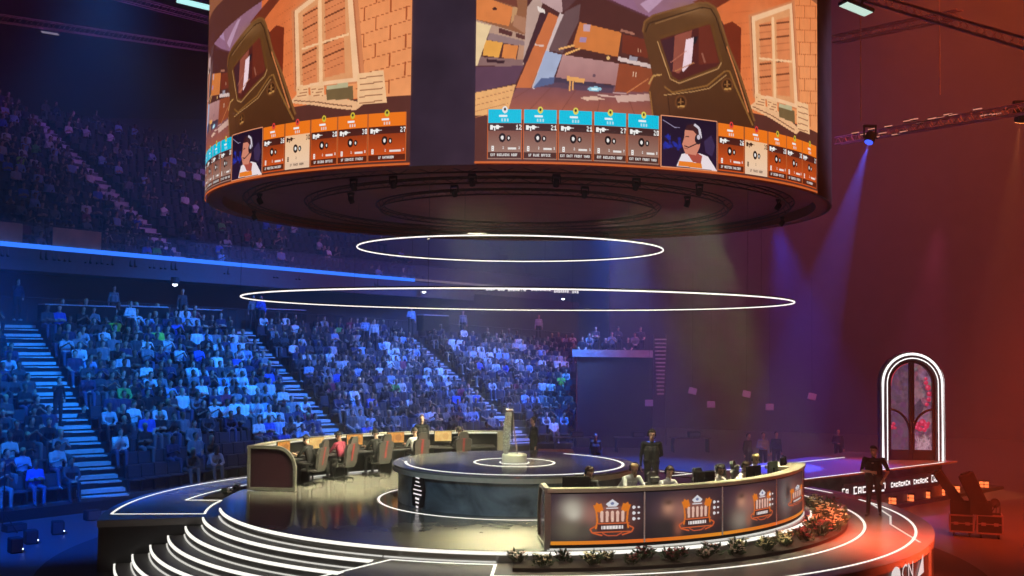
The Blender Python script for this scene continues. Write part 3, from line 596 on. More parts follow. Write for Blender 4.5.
# posters on the front desk, glowing by themselves
def azx(px): 
    for k in range(60):
        pass
    d=ray(px,515); ox,oy=-CX,-CY; r=DKR+.02; a=d[0]**2+d[1]**2; b_=2*(ox*d[0]+oy*d[1]); c=ox*ox+oy*oy-r*r; t=(-b_-math.sqrt(max(0,b_*b_-4*a*c)))/(2*a)
    return math.degrees(math.atan2(oy+d[1]*t,ox+d[0]*t))
bounds=[azx(550),azx(644.5),azx(722.5),azx(776.5),azx(803)]
def crest(c,cx,cy,s,name):
    O=(236,128,36); 
    c.poly([(cx-30*s,cy-24*s),(cx+30*s,cy-24*s),(cx+30*s,cy+22*s),(cx-30*s,cy+22*s)],(150,92,80),(120,62,40),alpha=.75)
    for sg in (-1,1):
        c.poly([(cx+sg*16*s,cy-18*s),(cx+sg*20*s,cy-32*s),(cx+sg*24*s,cy-30*s),(cx+sg*29*s,cy-34*s),(cx+sg*31*s,cy-28*s),(cx+sg*35*s,cy-28*s),(cx+sg*31*s,cy-16*s),(cx+sg*22*s,cy-12*s)],O)
        c.line([(cx+sg*29*s,cy-16*s),(cx+sg*27*s,cy+6*s),(cx+sg*30*s,cy+22*s)],3.4*s,O)
        c.line([(cx+sg*30*s,cy+16*s),(cx+sg*40*s,cy+22*s),(cx+sg*36*s,cy+30*s),(cx+sg*18*s,cy+36*s)],3*s,(222,98,48))
    c.poly([(cx-12*s,cy-30*s),(cx-6*s,cy-35*s),(cx,cy-40*s),(cx+6*s,cy-35*s),(cx+12*s,cy-30*s),(cx+7*s,cy-24*s),(cx-7*s,cy-24*s)],(232,232,238)); c.ellipse(cx,cy-31*s,3.4*s,3*s,(120,130,170))
    c.line([(cx-11*s,cy-21*s),(cx+11*s,cy-21*s)],2*s,(235,235,240))
    for k in range(5):
        x=cx+(-19+k*9.6)*s; c.poly([(x-3*s,cy-13*s),(x+3*s,cy-13*s),(x+2.4*s,cy+8*s),(x-2.4*s,cy+8*s)],(240,196,178)); c.ellipse(x,cy-13*s,2.6*s,2.6*s,(246,206,186))
    c.poly([(cx-27*s,cy+12*s),(cx+27*s,cy+12*s),(cx+27*s,cy+27*s),(cx-27*s,cy+27*s)],(74,44,44)); c.line([(cx-30*s,cy+11*s),(cx+32*s,cy+11*s)],2.4*s,(226,104,50)); c.line([(cx-34*s,cy+29*s),(cx+34*s,cy+29*s)],2.4*s,(226,104,50))
    c.line([(cx-18*s,cy+31*s),(cx-8*s,cy+37*s),(cx+8*s,cy+37*s),(cx+18*s,cy+31*s)],2.4*s,(210,92,56))
    c.poly([(cx-20*s,cy+16*s),(cx+20*s,cy+16*s),(cx+20*s,cy+23*s),(cx-20*s,cy+23*s)],(246,236,232))
    for k in range(7): c.line([(cx+(-17+k*5.6)*s,cy+16*s),(cx+(-17+k*5.6)*s,cy+23*s)],1.1*s,(90,50,46))
def poster_canvas(k):
    W=(240,240,180,100)[k]; c=Canvas(W,150,(40,32,40)); u_=W/240.0 if k<3 else .5
    c.poly([(0,0),(W,0),(W,150),(0,150)],(44,38,52),(36,30,34))
    c.soft(W*.42,62,W*.22,40,(176,120,108),.8); c.soft(W*.72,70,W*.2,44,(150,88,72),.6); c.soft(W*.15,50,W*.12,30,(80,60,72),.6)
    if k==0:   # pale drifting smoke in place of the printed figure
        c.soft(W*.22,44,W*.11,30,(196,190,172),.95); c.soft(W*.2,100,W*.16,36,(112,108,90),.9); c.soft(W*.36,110,W*.08,22,(84,80,70),.9); c.soft(W*.24,60,W*.07,18,(214,208,190),.8)
    elif k in (1,2):
        x=W*(.28 if k==1 else .3)
        c.soft(x,52,W*.07,20,(206,150,122),.9); c.soft(x-W*.02,108,W*.15,34,(50,44,44) if k==1 else (150,138,124),.9); c.soft(x,34,W*.05,9,(70,50,40),.8); c.soft(x+W*.12,112,W*.05,24,(190,110,80),.5)
    else: c.soft(W*.24,66,W*.15,56,(130,126,122),.9); c.soft(W*.3,50,W*.08,30,(40,36,38),.9)
    s=1.0; cx=W*(.665 if k<2 else .70)
    if k==2: s=.9
    if k==3: s=.62; cx=W*.68
    c.xf=lambda x,y:(cx+(x-cx)*(1 if k!=2 else .8),y)
    crest(c,cx-W*.02,74,s*1.4,'')
    if k<3:
        for j in range(3):
            for i in range(2): c.ellipse(W*(.905 if k<2 else .92)+(-6 if i==0 else 7),44+j*17,4.6 if i==0 else 3.4,5 if i==0 else 3.4,(238,234,236))
    c.xf=lambda x,y:(x,y)
    return c
M_poster=vcol_mat('poster_glow',.85)  # poster colours emit their own light instead of being lit
for k in range(4):
    c=poster_canvas(k); a0,a1=bounds[k],bounds[k+1]; c.a[139:,:,:]=np.array(lin((240,140,34)))*np.linspace(1,1,c.w)[None,:,None]
    c.a[139:,:,1]*=np.linspace(1.15,.6,c.w)[None,:] if k%2==0 else np.linspace(.6,1.15,c.w)[None,:]
    me=picture_mesh('poster',c,range(0,150,1),range(0,c.w,1),lambda x,y:P(DKR+.015,a0+(a1-a0)*x/(c.w-1),1.09-(y/149)*.98)); me.materials.append(M_poster)
    o=bpy.data.objects.new('poster',me); COL.objects.link(o); o.parent=deskR; o.location=[-v for v in deskR.location]
    MB().arc(DKR+.012,DKR+.025,.11,1.1,a0-.12,a0+.12,n=1).build('poster_divider',M_print if k else M_fr,deskR)
MB().arc(DKR+.012,DKR+.025,.11,1.1,bounds[4]-.12,bounds[4]+.12,n=1).build('poster_divider',M_print,deskR)

# ------------------------------------------------------------------ gaming chairs, monitors, desk things
M_cs=mat('chair_shell',(.055,.055,.055),.5); M_cr=mat('chair_red',(.30,.025,.025),.5); M_cp=mat('chair_pad',(.13,.13,.125),.7)
def gaming_chair():
    t=thing('gaming_chair','gaming chair','chair')
    rings=[]      # faces local +Y (sitter looks to +Y); back at -Y
    for z,w,y in ((.42,.20,-.22),(.55,.26,-.26),(.75,.25,-.29),(.95,.29,-.33),(1.08,.27,-.36),(1.13,.17,-.37),(1.28,.15,-.40),(1.34,.10,-.41)):
        rings.append([Vector((-w,y+.03,z)),Vector((-w*.9,y-.05,z)),Vector((w*.9,y-.05,z)),Vector((w,y+.03,z)),Vector((w*.75,y+.02,z)),Vector((-w*.75,y+.02,z))])
    bk=MB().loft(rings).build('backrest',M_cs,t)
    st=MB(); st.loft([[Vector((-.035,y-.056,z)),Vector((.035,y-.056,z)),Vector((.035,y-.05,z)),Vector((-.035,y-.05,z))] for z,y in ((.60,-.265),(.95,-.33),(1.12,-.37))]); st.box((-.1,-.42,1.12),(.1,-.405,1.16)); plabel(st.build('red_stripe',M_cr,bk,False),'red stripe')
    MB().bevbox((-.13,-.34,1.1),(.13,-.26,1.25),.03).build('headrest_pillow',M_cp,bk,False)
    MB().bevbox((-.26,-.26,.40),(.26,.26,.50),.04).build('seat',M_cs,t,False)
    for s in (-1,1):
        MB().box((s*.30-.03,-.16,.62),(s*.30+.03,.14,.66)).box((s*.30-.02,-.05,.42),(s*.30+.02,.03,.62)).build('armrest',M_cs,t,False)
    MB().lathe([(.03,.1),(.03,.38),(.12,.40)],n=10).build('gas_lift',M_black,t,False)
    b=MB()
    for k in range(5):
        a=2*PI*k/5+.3; b.tube([(0,0,.11),(.3*math.cos(a),.3*math.sin(a),.07)],[.03,.02],n=6)
    b.build('star_base',M_black,t,False)
    for k in range(5):
        a=2*PI*k/5+.3; MB().ell((.3*math.cos(a),.3*math.sin(a),.032),(.03,.03,.032),8,6).build('caster',M_black,t,False)
    return t
chair0=gaming_chair(); used=[0]
def put_chair(p,face,label,group):
    t=chair0 if not used[0] else copy_tree(chair0); used[0]=1
    t.location=p; t.rotation_euler=(0,0,face-PI/2); t.scale=(.97,.97,.95); t['label']=label; t['group']=group; return t
def monitor(p,face,label,group,scr,lift=.04):      # screen normal points along `face`
    t=thing('monitor',label,'monitor',p,face-PI/2,group)
    b=MB().bevbox((-.28,-.03,.10+lift),(.28,.01,.44+lift),.012); b.build('monitor_case',M_black,t,False)
    MB().box((-.265,.011,.115+lift),(.265,.014,.425+lift)).build('display',scr,t,False)
    MB().box((-.03,-.07,.0),(.03,-.03,.3+lift)).box((-.12,-.12,0),(.12,.06,.015)).build('stand',M_black,t,False)
    return t
def game_screen(nm,c1,c2):
    m=bpy.data.materials.new(nm); m.use_nodes=True; nt=m.node_tree; b=nt.nodes['Principled BSDF']; tc=nt.nodes.new('ShaderNodeTexCoord'); v=nt.nodes.new('ShaderNodeTexVoronoi'); v.inputs['Scale'].default_value=7
    r=nt.nodes.new('ShaderNodeValToRGB'); r.color_ramp.elements[0].color=(*c1,1); r.color_ramp.elements[1].color=(*c2,1); nt.links.new(tc.outputs['Object'],v.inputs['Vector']); nt.links.new(v.outputs['Color'],r.inputs['Fac'])
    nt.links.new(r.outputs['Color'],b.inputs['Emission Color']); b.inputs['Emission Strength'].default_value=1.0; b.inputs['Base Color'].default_value=(.01,.01,.01,1); return m
M_gs=[game_screen('screen_orange',lin((150,62,16)),lin((255,176,70))),game_screen('screen_amber',lin((220,150,60)),lin((250,220,140)))]
M_off=mat('screen_dark',(.01,.01,.015),.25,emit=(.05,.05,.09),estr=.4)
M_kb=mat('keyboard_dark',(.03,.03,.035),.5)
lef=[158.5,145,132,119.5,106]; rig=[]
#@@PEOPLE
# ------------------------------------------------------------------ people
SK,TOP,TRO,HAI,SHO,EYE=range(6)
class Fig:
    def __init__(s): s.c=[]      # ('c',p,q,r0,r1,tag) or ('e',center,radii,matrix3,tag)
    def cap(s,p,q,r0,r1,tag): s.c.append(('c',Vector(p),Vector(q),r0,r1,tag)); return s
    def ell(s,c,r,M3,tag): s.c.append(('e',Vector(c),Vector(r),M3.copy(),tag)); return s
    def hand(s,w,d,n,curl=.6,side=1):
        d=Vector(d).normalized(); n=Vector(n); n=(n-d*n.dot(d)).normalized(); t=d.cross(n)*side; w=Vector(w)
        for k in (-1,0,1): s.cap(w+t*.012*k,w+d*.085+t*.027*k,.016,.013,SK)
        for k,(o,l) in enumerate(((.034,.066),(.012,.076),(-.011,.070),(-.033,.056))):
            b=w+d*.09+t*o; c=curl*(.8+.12*k); m=b+(d*math.cos(c*.6)+n*math.sin(c*.6)+t*o*2)*l*.5; e=m+(d*math.cos(c*1.6)+n*math.sin(c*1.6))*l*.55
            s.cap(b,m,.0095,.009,SK); s.cap(m,e,.009,.0075,SK)
        b=w+d*.025+t*.03; m=b+(d*.55+t*.75+n*.25)*.04; s.cap(b,m,.013,.011,SK); s.cap(m,m+(d*.85+t*.2+n*.35)*.033,.0105,.0085,SK)
    def mesh(s,name,voxel,head=None):
        b=MB()
        for c in s.c:
            if c[0]=='c':
                _,p,q,r0,r1,_t=c; d=(q-p); 
                if d.length<1e-5: d=Vector((0,0,.001)); q=p+d
                d.normalize(); b.tube([p-d*r0*.98,p-d*r0*.7,p,q,q+d*r1*.7,q+d*r1*.98],[r0*.15,r0*.72,r0,r1,r1*.72,r1*.15],n=10)
            else:
                _,ce,r,M3,_t=c; b.ell((0,0,0),r,12,8,M=Matrix.Translation(ce)@M3.to_4x4())
        me=b.mesh('tmp'); o=bpy.data.objects.new('tmp',me); COL.objects.link(o)
        md=o.modifiers.new('r','REMESH'); md.mode='VOXEL'; md.voxel_size=voxel; md.use_smooth_shade=True
        sm=o.modifiers.new('s','SMOOTH'); sm.factor=.5; sm.iterations=2 if voxel<.012 else 1
        dg=bpy.context.evaluated_depsgraph_get(); dg.update(); out=bpy.data.meshes.new_from_object(o.evaluated_get(dg)); out.name=name
        bpy.data.objects.remove(o); bpy.data.meshes.remove(me)
        n=len(out.polygons); cen=np.zeros(n*3,np.float32); out.polygons.foreach_get('center',cen); cen=cen.reshape(-1,3)
        best=np.full(n,1e9,np.float32); tg=np.zeros(n,np.int32)
        for c in s.c:
            if c[0]=='c':
                p=np.array(c[1]); q=np.array(c[2]); dd=q-p; t=np.clip(((cen-p)@dd)/(dd@dd+1e-9),0,1); d=np.linalg.norm(cen-(p+t[:,None]*dd),axis=1)-(c[3]+(c[4]-c[3])*t)
            else:
                M=np.array(c[3].inverted()); l=(cen-np.array(c[1]))@M.T; r=np.array(c[2]); k=np.linalg.norm(l/r,axis=1); d=(k-1)*r.min()
            m=d<best; best[m]=d[m]; tg[m]=c[-1]
        out.polygons.foreach_set('material_index',tg); out.polygons.foreach_set('use_smooth',np.ones(n,bool)); out.update()
        for m in (M_skin[0],M_cl['grey'],M_tr[0],M_hair[0],M_shoe,M_eye): out.materials.append(m)
        return out
def head_basis(yaw,pitch,roll=0): return (Matrix.Rotation(yaw,3,'Z')@Matrix.Rotation(pitch,3,'X')@Matrix.Rotation(roll,3,'Y'))
def add_head(f,H,B,hair=True,detail=True):
    H=Vector(H); L=lambda x,y,z: H+B@Vector((x,y,z))
    f.ell(L(0,0,.02),(.076,.094,.10),B,SK); f.ell(L(0,.03,-.055),(.054,.062,.062),B,SK); f.cap(L(0,-.01,-.06),L(0,-.02,-.15),.052,.058,SK)
    if detail:
        f.cap(L(0,.09,.012),L(0,.112,-.022),.010,.015,SK)
        for sx in (-1,1): f.ell(L(sx*.08,0,-.01),(.012,.02,.03),B,SK); f.ell(L(sx*.031,.085,.012),(.015,.011,.009),B,EYE)
        f.ell(L(0,.088,-.062),(.024,.008,.006),B,EYE)
    if hair: f.ell(L(0,-.018,.045),(.084,.098,.088),B,HAI); f.ell(L(0,-.045,.0),(.08,.066,.085),B,HAI)
def hair_child(H,B,par,m,long=False):
    M=Matrix.Translation(Vector(H))@B.to_4x4(); b=MB(); rings=[]
    for j in range(9):
        a=-.15+ (PI/2-.1)*j/8*1.1 if False else R(-8+96*j/8); a=min(a,R(86))
        rings.append([Vector(((.087)*math.cos(a)*math.cos(2*PI*k/20)*(1+.04*math.sin(k*5+j)),(.104)*math.cos(a)*math.sin(2*PI*k/20)-.018,(.03 if math.sin(2*PI*k/20)>.3 else -.035 if math.sin(2*PI*k/20)<-.1 else -.01)*(1-j/8)+.045*1+.082*math.sin(a)+.004*math.sin(k*7+j*3))) for k in range(20)])
    b.loft(rings,M=M,smooth=True)
    if long: b.ell((0,-.06,-.08),(.085,.05,.14),12,8,M=M)
    return b.build('hair',m,par,False)
def headset(H,B,par,col=None):
    M=Matrix.Translation(Vector(H))@B.to_4x4(); b=MB()
    b.tube([(.1*math.cos(PI*k/12),-.005,.02+.115*math.sin(PI*k/12)) for k in range(13)],.011,n=6,M=M)
    for s in (-1,1): b.ell((s*.092,0,-.005),(.022,.036,.044),10,6,M=M)
    b.tube([(-.09,.01,-.03),(-.08,.09,-.07),(-.03,.115,-.07)],.006,n=5,M=M)
    return b.build('headset',col or M_black,par,False)
def torso(f,hip,chest,neck,sL,sR,w=1.0,belly=0):
    hip=Vector(hip);chest=Vector(chest);neck=Vector(neck)
    x=(Vector(sR)-Vector(sL)).normalized()
    for s in (-1,1):
        f.cap(hip+x*s*.085*w,hip+x*s*.075*w+Vector((0,0,.04)),.105*w,.105*w,TRO)
        f.cap(hip+x*s*.07*w+Vector((0,0,.08)),chest+x*s*.062*w,.10*w,.112*w,TOP)
        f.cap(chest+x*s*.04+(neck-chest)*.55,Vector(sR if s>0 else sL)-x*s*.02,.07,.055,TOP)
    if belly: f.cap(hip+Vector((0,.05,.12)),chest*.6+hip*.4+Vector((0,.05,0)),.11*w,.1*w,TOP)
    f.cap(chest+(neck-chest)*.5,neck,.07,.052,TOP)
def limb(f,a,b,c,r,tag1,tag2): f.cap(a,b,r[0],r[1],tag1); f.cap(b,c,r[1]*.98,r[2],tag2)
def seated(lean=.1,arm='thigh',yaw=0,pitch=-.05,w=1.0,sleeve=TOP,hero=False,voxel=.03,hair=True,feet=.5,zs=.0,name='person',bent=False):
    f=Fig(); hip=Vector((0,-.22,.90)) if bent else Vector((0,.02,.53+zs)); d=Vector((0,math.sin(lean),math.cos(lean)))
    chest=hip+d*.36; neck=hip+d*.53+Vector((0,.01,0)); H=neck+Vector((0,.03+.06*math.sin(lean),.145)); sh=hip+d*.47
    sL=sh+Vector((-.175*w,0,-.02)); sR=sh+Vector((.175*w,0,-.02)); torso(f,hip,chest,neck,sL,sR,w)
    el,wr={},{}
    for s,S in ((-1,sL),(1,sR)):
        x=Vector((s,0,0))
        if arm=='thigh': E_=S+x*.05+Vector((0,.02,-.27)); W=Vector((s*.13,.34,.60+zs)); 
        elif arm=='clasp': E_=S+x*.03+Vector((0,.15,-.24)); W=Vector((s*.035,.46,.62+zs))
        elif arm=='fold': E_=S+x*.05+Vector((0,.06,-.26)); W=S+Vector((-s*.22,.20,-.22-.03*s))
        elif arm=='chin': 
            E_=S+x*.02+Vector((0,.16,-.22)) if s>0 else S+x*.04+Vector((0,.08,-.27)); W=H+Vector((.03,.13,-.13)) if s>0 else Vector((-.04,.36,.62+zs))
        elif arm=='clap': E_=S+x*.06+Vector((0,.14,-.22)); W=S+Vector((-s*.15,.34,-.06))
        elif arm=='phone': E_=S+x*.03+Vector((0,.12,-.25)); W=S+Vector((-s*.13,.33,-.16))
        elif arm=='desk': E_=S+x*.06+Vector((0,.17,-.22)); W=Vector((s*.17,.52,.80+zs))
        elif arm=='desk_head': E_=S+x*.06+Vector((0,.2,-.22)); W=H+Vector((s*.11,.05,-.02)) if s<0 else Vector((.15,.5,.80+zs))
        limb(f,S,E_,W,(.055*w,.043,.03),TOP,sleeve)
        dd=(W-E_).normalized()
        if hero: f.hand(W,dd if arm!='desk' else Vector((-s*.15,1,-.05)),Vector((0,0,-1)) if arm in('desk','thigh') else Vector((-s,0,0)),.5,side=-s)
        else: f.cap(W,W+dd*.09,.034,.026,SK); f.cap(W+dd*.03,W+dd*.06+x*-.04,.018,.014,SK)
        K=Vector((s*.13*w,.46,.53+zs)); A=Vector((s*.12,feet,.09)); hp=hip+x*.09*w
        if bent: K=Vector((s*.12,-.12,.49)); A=Vector((s*.12,-.18,.09))
        limb(f,hp,K,A,(.088*w,.068,.048),TRO,TRO); f.cap(A+Vector((0,-.03,-.03)),A+Vector((0,.15,-.05)),.043,.036,SHO)
    B=head_basis(yaw,pitch-lean*.3); add_head(f,H,B,hair=hair,detail=hero or voxel<.02)
    return f.mesh(name,voxel),H,B
def standing(yaw=0,pitch=0,arms=('down','down'),sleeve=TOP,hero=False,voxel=.03,hair=True,stride=.0,twist=0,w=1.0,name='person'):
    f=Fig(); hip=Vector((0,0,.93)); chest=Vector((0,.0,1.22)); neck=Vector((0,.0,1.47)); H=Vector((0,.03,1.62)); sh=Vector((0,-.01,1.41))
    sL=sh+Vector((-.175*w,0,-.02)); sR=sh+Vector((.175*w,0,-.02)); torso(f,hip,chest,neck,sL,sR,w)
    for i,(s,S) in enumerate(((-1,sL),(1,sR))):
        a=arms[i]; x=Vector((s,0,0))
        if a=='down': E_=S+x*.06+Vector((0,-.03,-.30)); W=E_+x*.01+Vector((0,.07,-.26))
        elif a=='belly': E_=S+x*.08+Vector((0,.0,-.29)); W=Vector((s*.02,.22,1.10))
        elif a=='hip': E_=S+x*.13+Vector((0,-.06,-.27)); W=S+x*.03+Vector((0,.1,-.47))
        elif a=='back': E_=S+x*.07+Vector((0,-.08,-.28)); W=Vector((s*.05,-.17,.98))
        elif a=='up': E_=S+x*.08+Vector((0,.18,-.18)); W=S+Vector((-s*.06,.30,.08))
        limb(f,S,E_,W,(.055*w,.042,.03),TOP,sleeve if a!='x' else SK); dd=(W-E_).normalized()
        if hero: f.hand(W,dd,Vector((-s,0,0)) if a=='down' else Vector((0,-1,-.2)),.6,side=-s if a!='down' else 1*s)
        else: f.cap(W,W+dd*.09,.034,.026,SK); f.cap(W+dd*.03,W+dd*.06-x*.04,.018,.014,SK)
        st=s*stride; K=Vector((s*.11,st*.4+.02,.49)); A=Vector((s*.12,st,.09)); limb(f,hip+x*.09,K,A,(.092*w,.066,.046),TRO,TRO)
        f.cap(A+Vector((0,-.04,-.035)),A+Vector((s*.02,.15,-.052)),.042,.035,SHO)
    B=head_basis(yaw,pitch); add_head(f,H,B,hair=hair,detail=hero or voxel<.02)
    return f.mesh(name,voxel),H,B
def dress(o,top='grey',tr=0,skin=0,hair=0,shoe=None):
    ms=[M_skin[skin],M_cl[top],M_tr[tr] if isinstance(tr,int) else tr,M_hair[hair],shoe or M_shoe,M_eye]
    for i,m in enumerate(ms): o.material_slots[i].link='OBJECT'; o.material_slots[i].material=m
def put_person(me,loc,face,label,group=None,**k):
    o=bpy.data.objects.new('person',me); COL.objects.link(o); o.location=loc; o.rotation_euler=(0,0,face-PI/2); tag(o,label,'person',group); dress(o,**k); return o
# players -----------------------------------------------------------
def station(az,rr,face_off,plabel_,clabel,mlabel,group,cgroup,mgroup,scr,top,arm,lean,yaw,pitch,mon_off=0,mon_r=6.75,hair=0,skin=0,sleeve=SK,chair=True,mont=0,hs=True,cap_=None,zs=.07,bent=False):
    p=P(rr,az,0); face=R(az+face_off)
    if chair: put_chair(p,face,clabel,cgroup)
    me,H,B=seated(lean=lean,arm=arm,yaw=yaw,pitch=pitch,hero=True,voxel=.009,hair=False,sleeve=sleeve,name='player',zs=zs,bent=bent)
    o=put_person(me,p+Vector((math.cos(face),math.sin(face),0))*.02,face,plabel_,group,top=top,hair=hair,skin=skin)
    hair_child(H,B,o,M_hair[hair])
    if hs: headset(H,B,o)
    if mlabel: monitor(P(mon_r,az+mon_off,.745),face+PI+mont,mlabel,mgroup,scr,.04 if az>0 else .19)
    q=P(6.5,az,.745); kb=thing('keyboard','dark keyboard on '+('back left desk, '+['first','second','third','fourth','fifth'][lef.index(az)]+' from the glass end' if az>0 else 'front right desk before the player '+plabel_.split('desk, ')[1]),'keyboard',q,face-PI/2)
    MB().bevbox((-.2,-.07,0),(.2,.07,.03),.008).build('keyboard_body',M_kb,kb,False); b=MB()
    for i in range(12):
        for j in range(4): b.box((-.185+i*.031,-.058+j*.03,.03),(-.185+i*.031+.025,-.058+j*.03+.024,.036))
    b.build('keys',M_dark,kb,False)
    return o
G1,G2='players at the back left desk','players at the front right desk'
ordn=['first','second','third','fourth','fifth']
for k,az in enumerate(lef):
    station(az,6.05,0,'player in '+['dark shirt','dark red shirt','dark shirt','pale shirt','black shirt'][k]+' seated at the back left desk, '+ordn[k]+' from its glass end',
      'dark grey gaming chair with red stripe, '+ordn[k]+' from the glass end of back left desk',
      'monitor showing a game on the back left desk, '+ordn[k]+' from the glass end','','gaming chairs at back left desk','monitors on back left desk',
      M_gs[1 if k in (1,4) else 0],['black','maroon','black','pale grey','black'][k],'desk',.25,0,-.15,mon_off=3.6,skin=k%2,sleeve=SK,mont=-.1)
for o in [o for o in bpy.data.objects if o.get('group')=='' ]: del o['group']
right=[(-76.5,'dark shirt','black','desk',.3,.35,-.5,1,'bowed behind a monitor',-3.5),
 (-67.2,'cream shirt','white','desk',.72,-.5,-.1,2,'bent forward, fair haired',None),
 (-59,'white shirt','white','desk',.2,-.3,-.2,1,'behind a wide dark monitor',4.5),
 (-44.5,'white shirt and dark hair','white','desk',.25,-.5,-.35,0,'looking down',5.0),
 (-34.5,'white shirt and headset','white','desk',.3,-.7,-.4,1,'bowed, last but one',4.5),
 (-24.5,'cream shirt and pale cap','white','desk',.12,-.8,-.15,2,'furthest right',4.5)]
for k,(az,des,top,arm,lean,yaw,pitch,hair,ex,mo) in enumerate(right):
    station(az,6.05,0,'player in '+des+' at the front right desk, '+ex,
      'dark gaming chair under the player in '+des+' '+ex.split(',')[0],
      ('dark monitor before the player in '+des+' '+ex.split(',')[0]) if mo is not None else None,None,'gaming chairs at front right desk','monitors on front right desk',M_off,top,arm,lean,yaw,pitch,mon_off=mo or 0,hair=hair,skin=k%2,sleeve=SK if k!=3 else TOP,mon_r=6.75,zs=(.22,.0,.14,.10,.10,.14)[k],bent=(k==1),chair=(k!=1))
for nm,az,r in (('dark-backed monitor alone near the right end of front right desk',-17.8,6.75),('dark-backed monitor on front right desk beside the white shirted player near its middle',-54.5,6.75)):
    monitor(P(r,az,.745),R(az)+PI+.2,nm,'monitors on front right desk',M_off,.19)
# standing people near the stage ------------------------------------
me,H,B=standing(yaw=.05,pitch=-.05,arms=('back','down'),hero=True,voxel=.009,hair=False,w=1.15,sleeve=TOP)
p=P(3.9,4.5,0); p=Vector((3.68,29.1,0))
o=put_person(me,p,math.atan2(-p.y,-p.x)+.12,'man in black clothes and headset standing right of the raised round platform',top='black',hair=0,shoe=M_shoe); o.scale=(1.03,1.03,1.03); hair_child(H,B,o,M_hair[0]); headset(H,B,o)
me,H,B=standing(yaw=-.3,pitch=-.1,arms=('hip','belly'),hero=True,voxel=.009,hair=False,stride=.17,sleeve=SK,w=1.24)
p=atz(874,515.5,-.2); o=put_person(me,p,math.atan2(-p.y,-p.x)-.15,'man in black polo walking on the lower deck in front of the arched door',top='black',hair=0,skin=0); hair_child(H,B,o,M_hair[0])
b=MB(); b.tube([(-.02,.135,1.46),(0,.15,1.3)],.012,n=6); o2=MB().box((-.02,.13,1.30),(.03,.137,1.33)).build('shirt_badge',M_print,o,False)
me_st,Hs,Bs=standing(arms=('down','belly'),voxel=.022)
me_st2,_,_=standing(arms=('down','down'),voxel=.022)
me_st3,_,_=standing(arms=('hip','up'),voxel=.022)
def back_person(px,ytop,yfeet_z,Y,me,face,label,**k):
    # stands at depth Y on height z; px is where it is seen
    q=aty(px,400,Y); return put_person(me,Vector((q.x,Y,yfeet_z)),face,label,**k)
toC=lambda v: math.atan2(-v[1],-v[0])
back_person(534,0,0,34.6,me_st,R(200),'woman with long dark hair in black standing behind the raised platform beside the trophy',top='black')
back_person(422,0,0,35.0,me_st2,R(-70),'person in black standing behind the back left desk, near the middle chairs',top='black')
bpx=[(596,GROUND,46,me_st2,'stagehand in dark clothes standing on the far floor before the black curtained box','dark grey'),(651,GROUND,46,me_st3,'camera operator in light blue shirt on the far floor behind the man in black','light blue'),
 (748,GROUND,47,me_st2,'crew member in dark suit on far floor, leftmost of three beyond right desk','dark grey'),(763,GROUND,47.5,me_st,'crew member in pale blue shirt on far floor, middle of three beyond right desk','light blue'),(776,GROUND,48,me_st2,'crew member in dark shirt on far floor, rightmost of three beyond right desk','navy'),
 (838,GROUND,50,me_st,'crew member in dark clothes behind the catwalk left of the arched door','dark grey')]
for px,z,Y,m_,lb,tp in bpx: back_person(px,0,z,Y,m_,R(-110+RNG.rand()*60),lb,top=tp)
#@@STANDS
# ------------------------------------------------------------------ stands and audience
def lerp(a,b,t): return a+(b-a)*t
TK=[0,1,2,3,4]      # control stations along the stand
FR=[Vector((-17.9,30.7,0)),Vector((-13.2,36.6,0)),Vector((-6.6,47.1,0)),Vector((.7,57.6,0)),Vector((3.3,58.6,0))]
BK=[Vector((-27.5,37.0,0)),Vector((-20.6,46.0,0)),Vector((-14.0,56.5,0)),Vector((-6.6,67.5,0)),Vector((4.5,75.0,0))]
ZB=[4.7,4.7,4.6,4.3,3.7]; Z0=-1.15; NR=16
def ctrl(L,t):
    i=min(int(t),3); return lerp(L[i],L[i+1],t-i)
def spt(t,k):      # k in rows 0..NR, returns point on slope
    p=lerp(ctrl(FR,t),ctrl(BK,t),k/NR); z=lerp(Z0,ctrl(ZB,t),k/NR); return Vector((p.x,p.y,z))
AIS=[(1.0,.62),(2.0,.60),(3.0,.60)]
stand=thing('lower_grandstand','large tiered lower grandstand filled with audience behind the left of the stage','grandstand',(-10,45,GROUND))
ts=[k*.05 for k in range(81)]
b=MB()
for r in range(NR):
    vs=[];fs=[]
    for i,t in enumerate(ts):
        a=spt(t,r); c=spt(t,r+1); z=a.z; vs+=[Vector((a.x,a.y,GROUND if r==0 else spt(t,r-1).z)),Vector((a.x,a.y,z)),Vector((c.x,c.y,z)),Vector((c.x,c.y,c.z))]
    for i in range(len(ts)-1):
        for j in range(3): fs.append((i*4+j,(i+1)*4+j,(i+1)*4+j+1,i*4+j+1))
    b.add(vs,fs)
b.build('terrace',M_conc,stand)
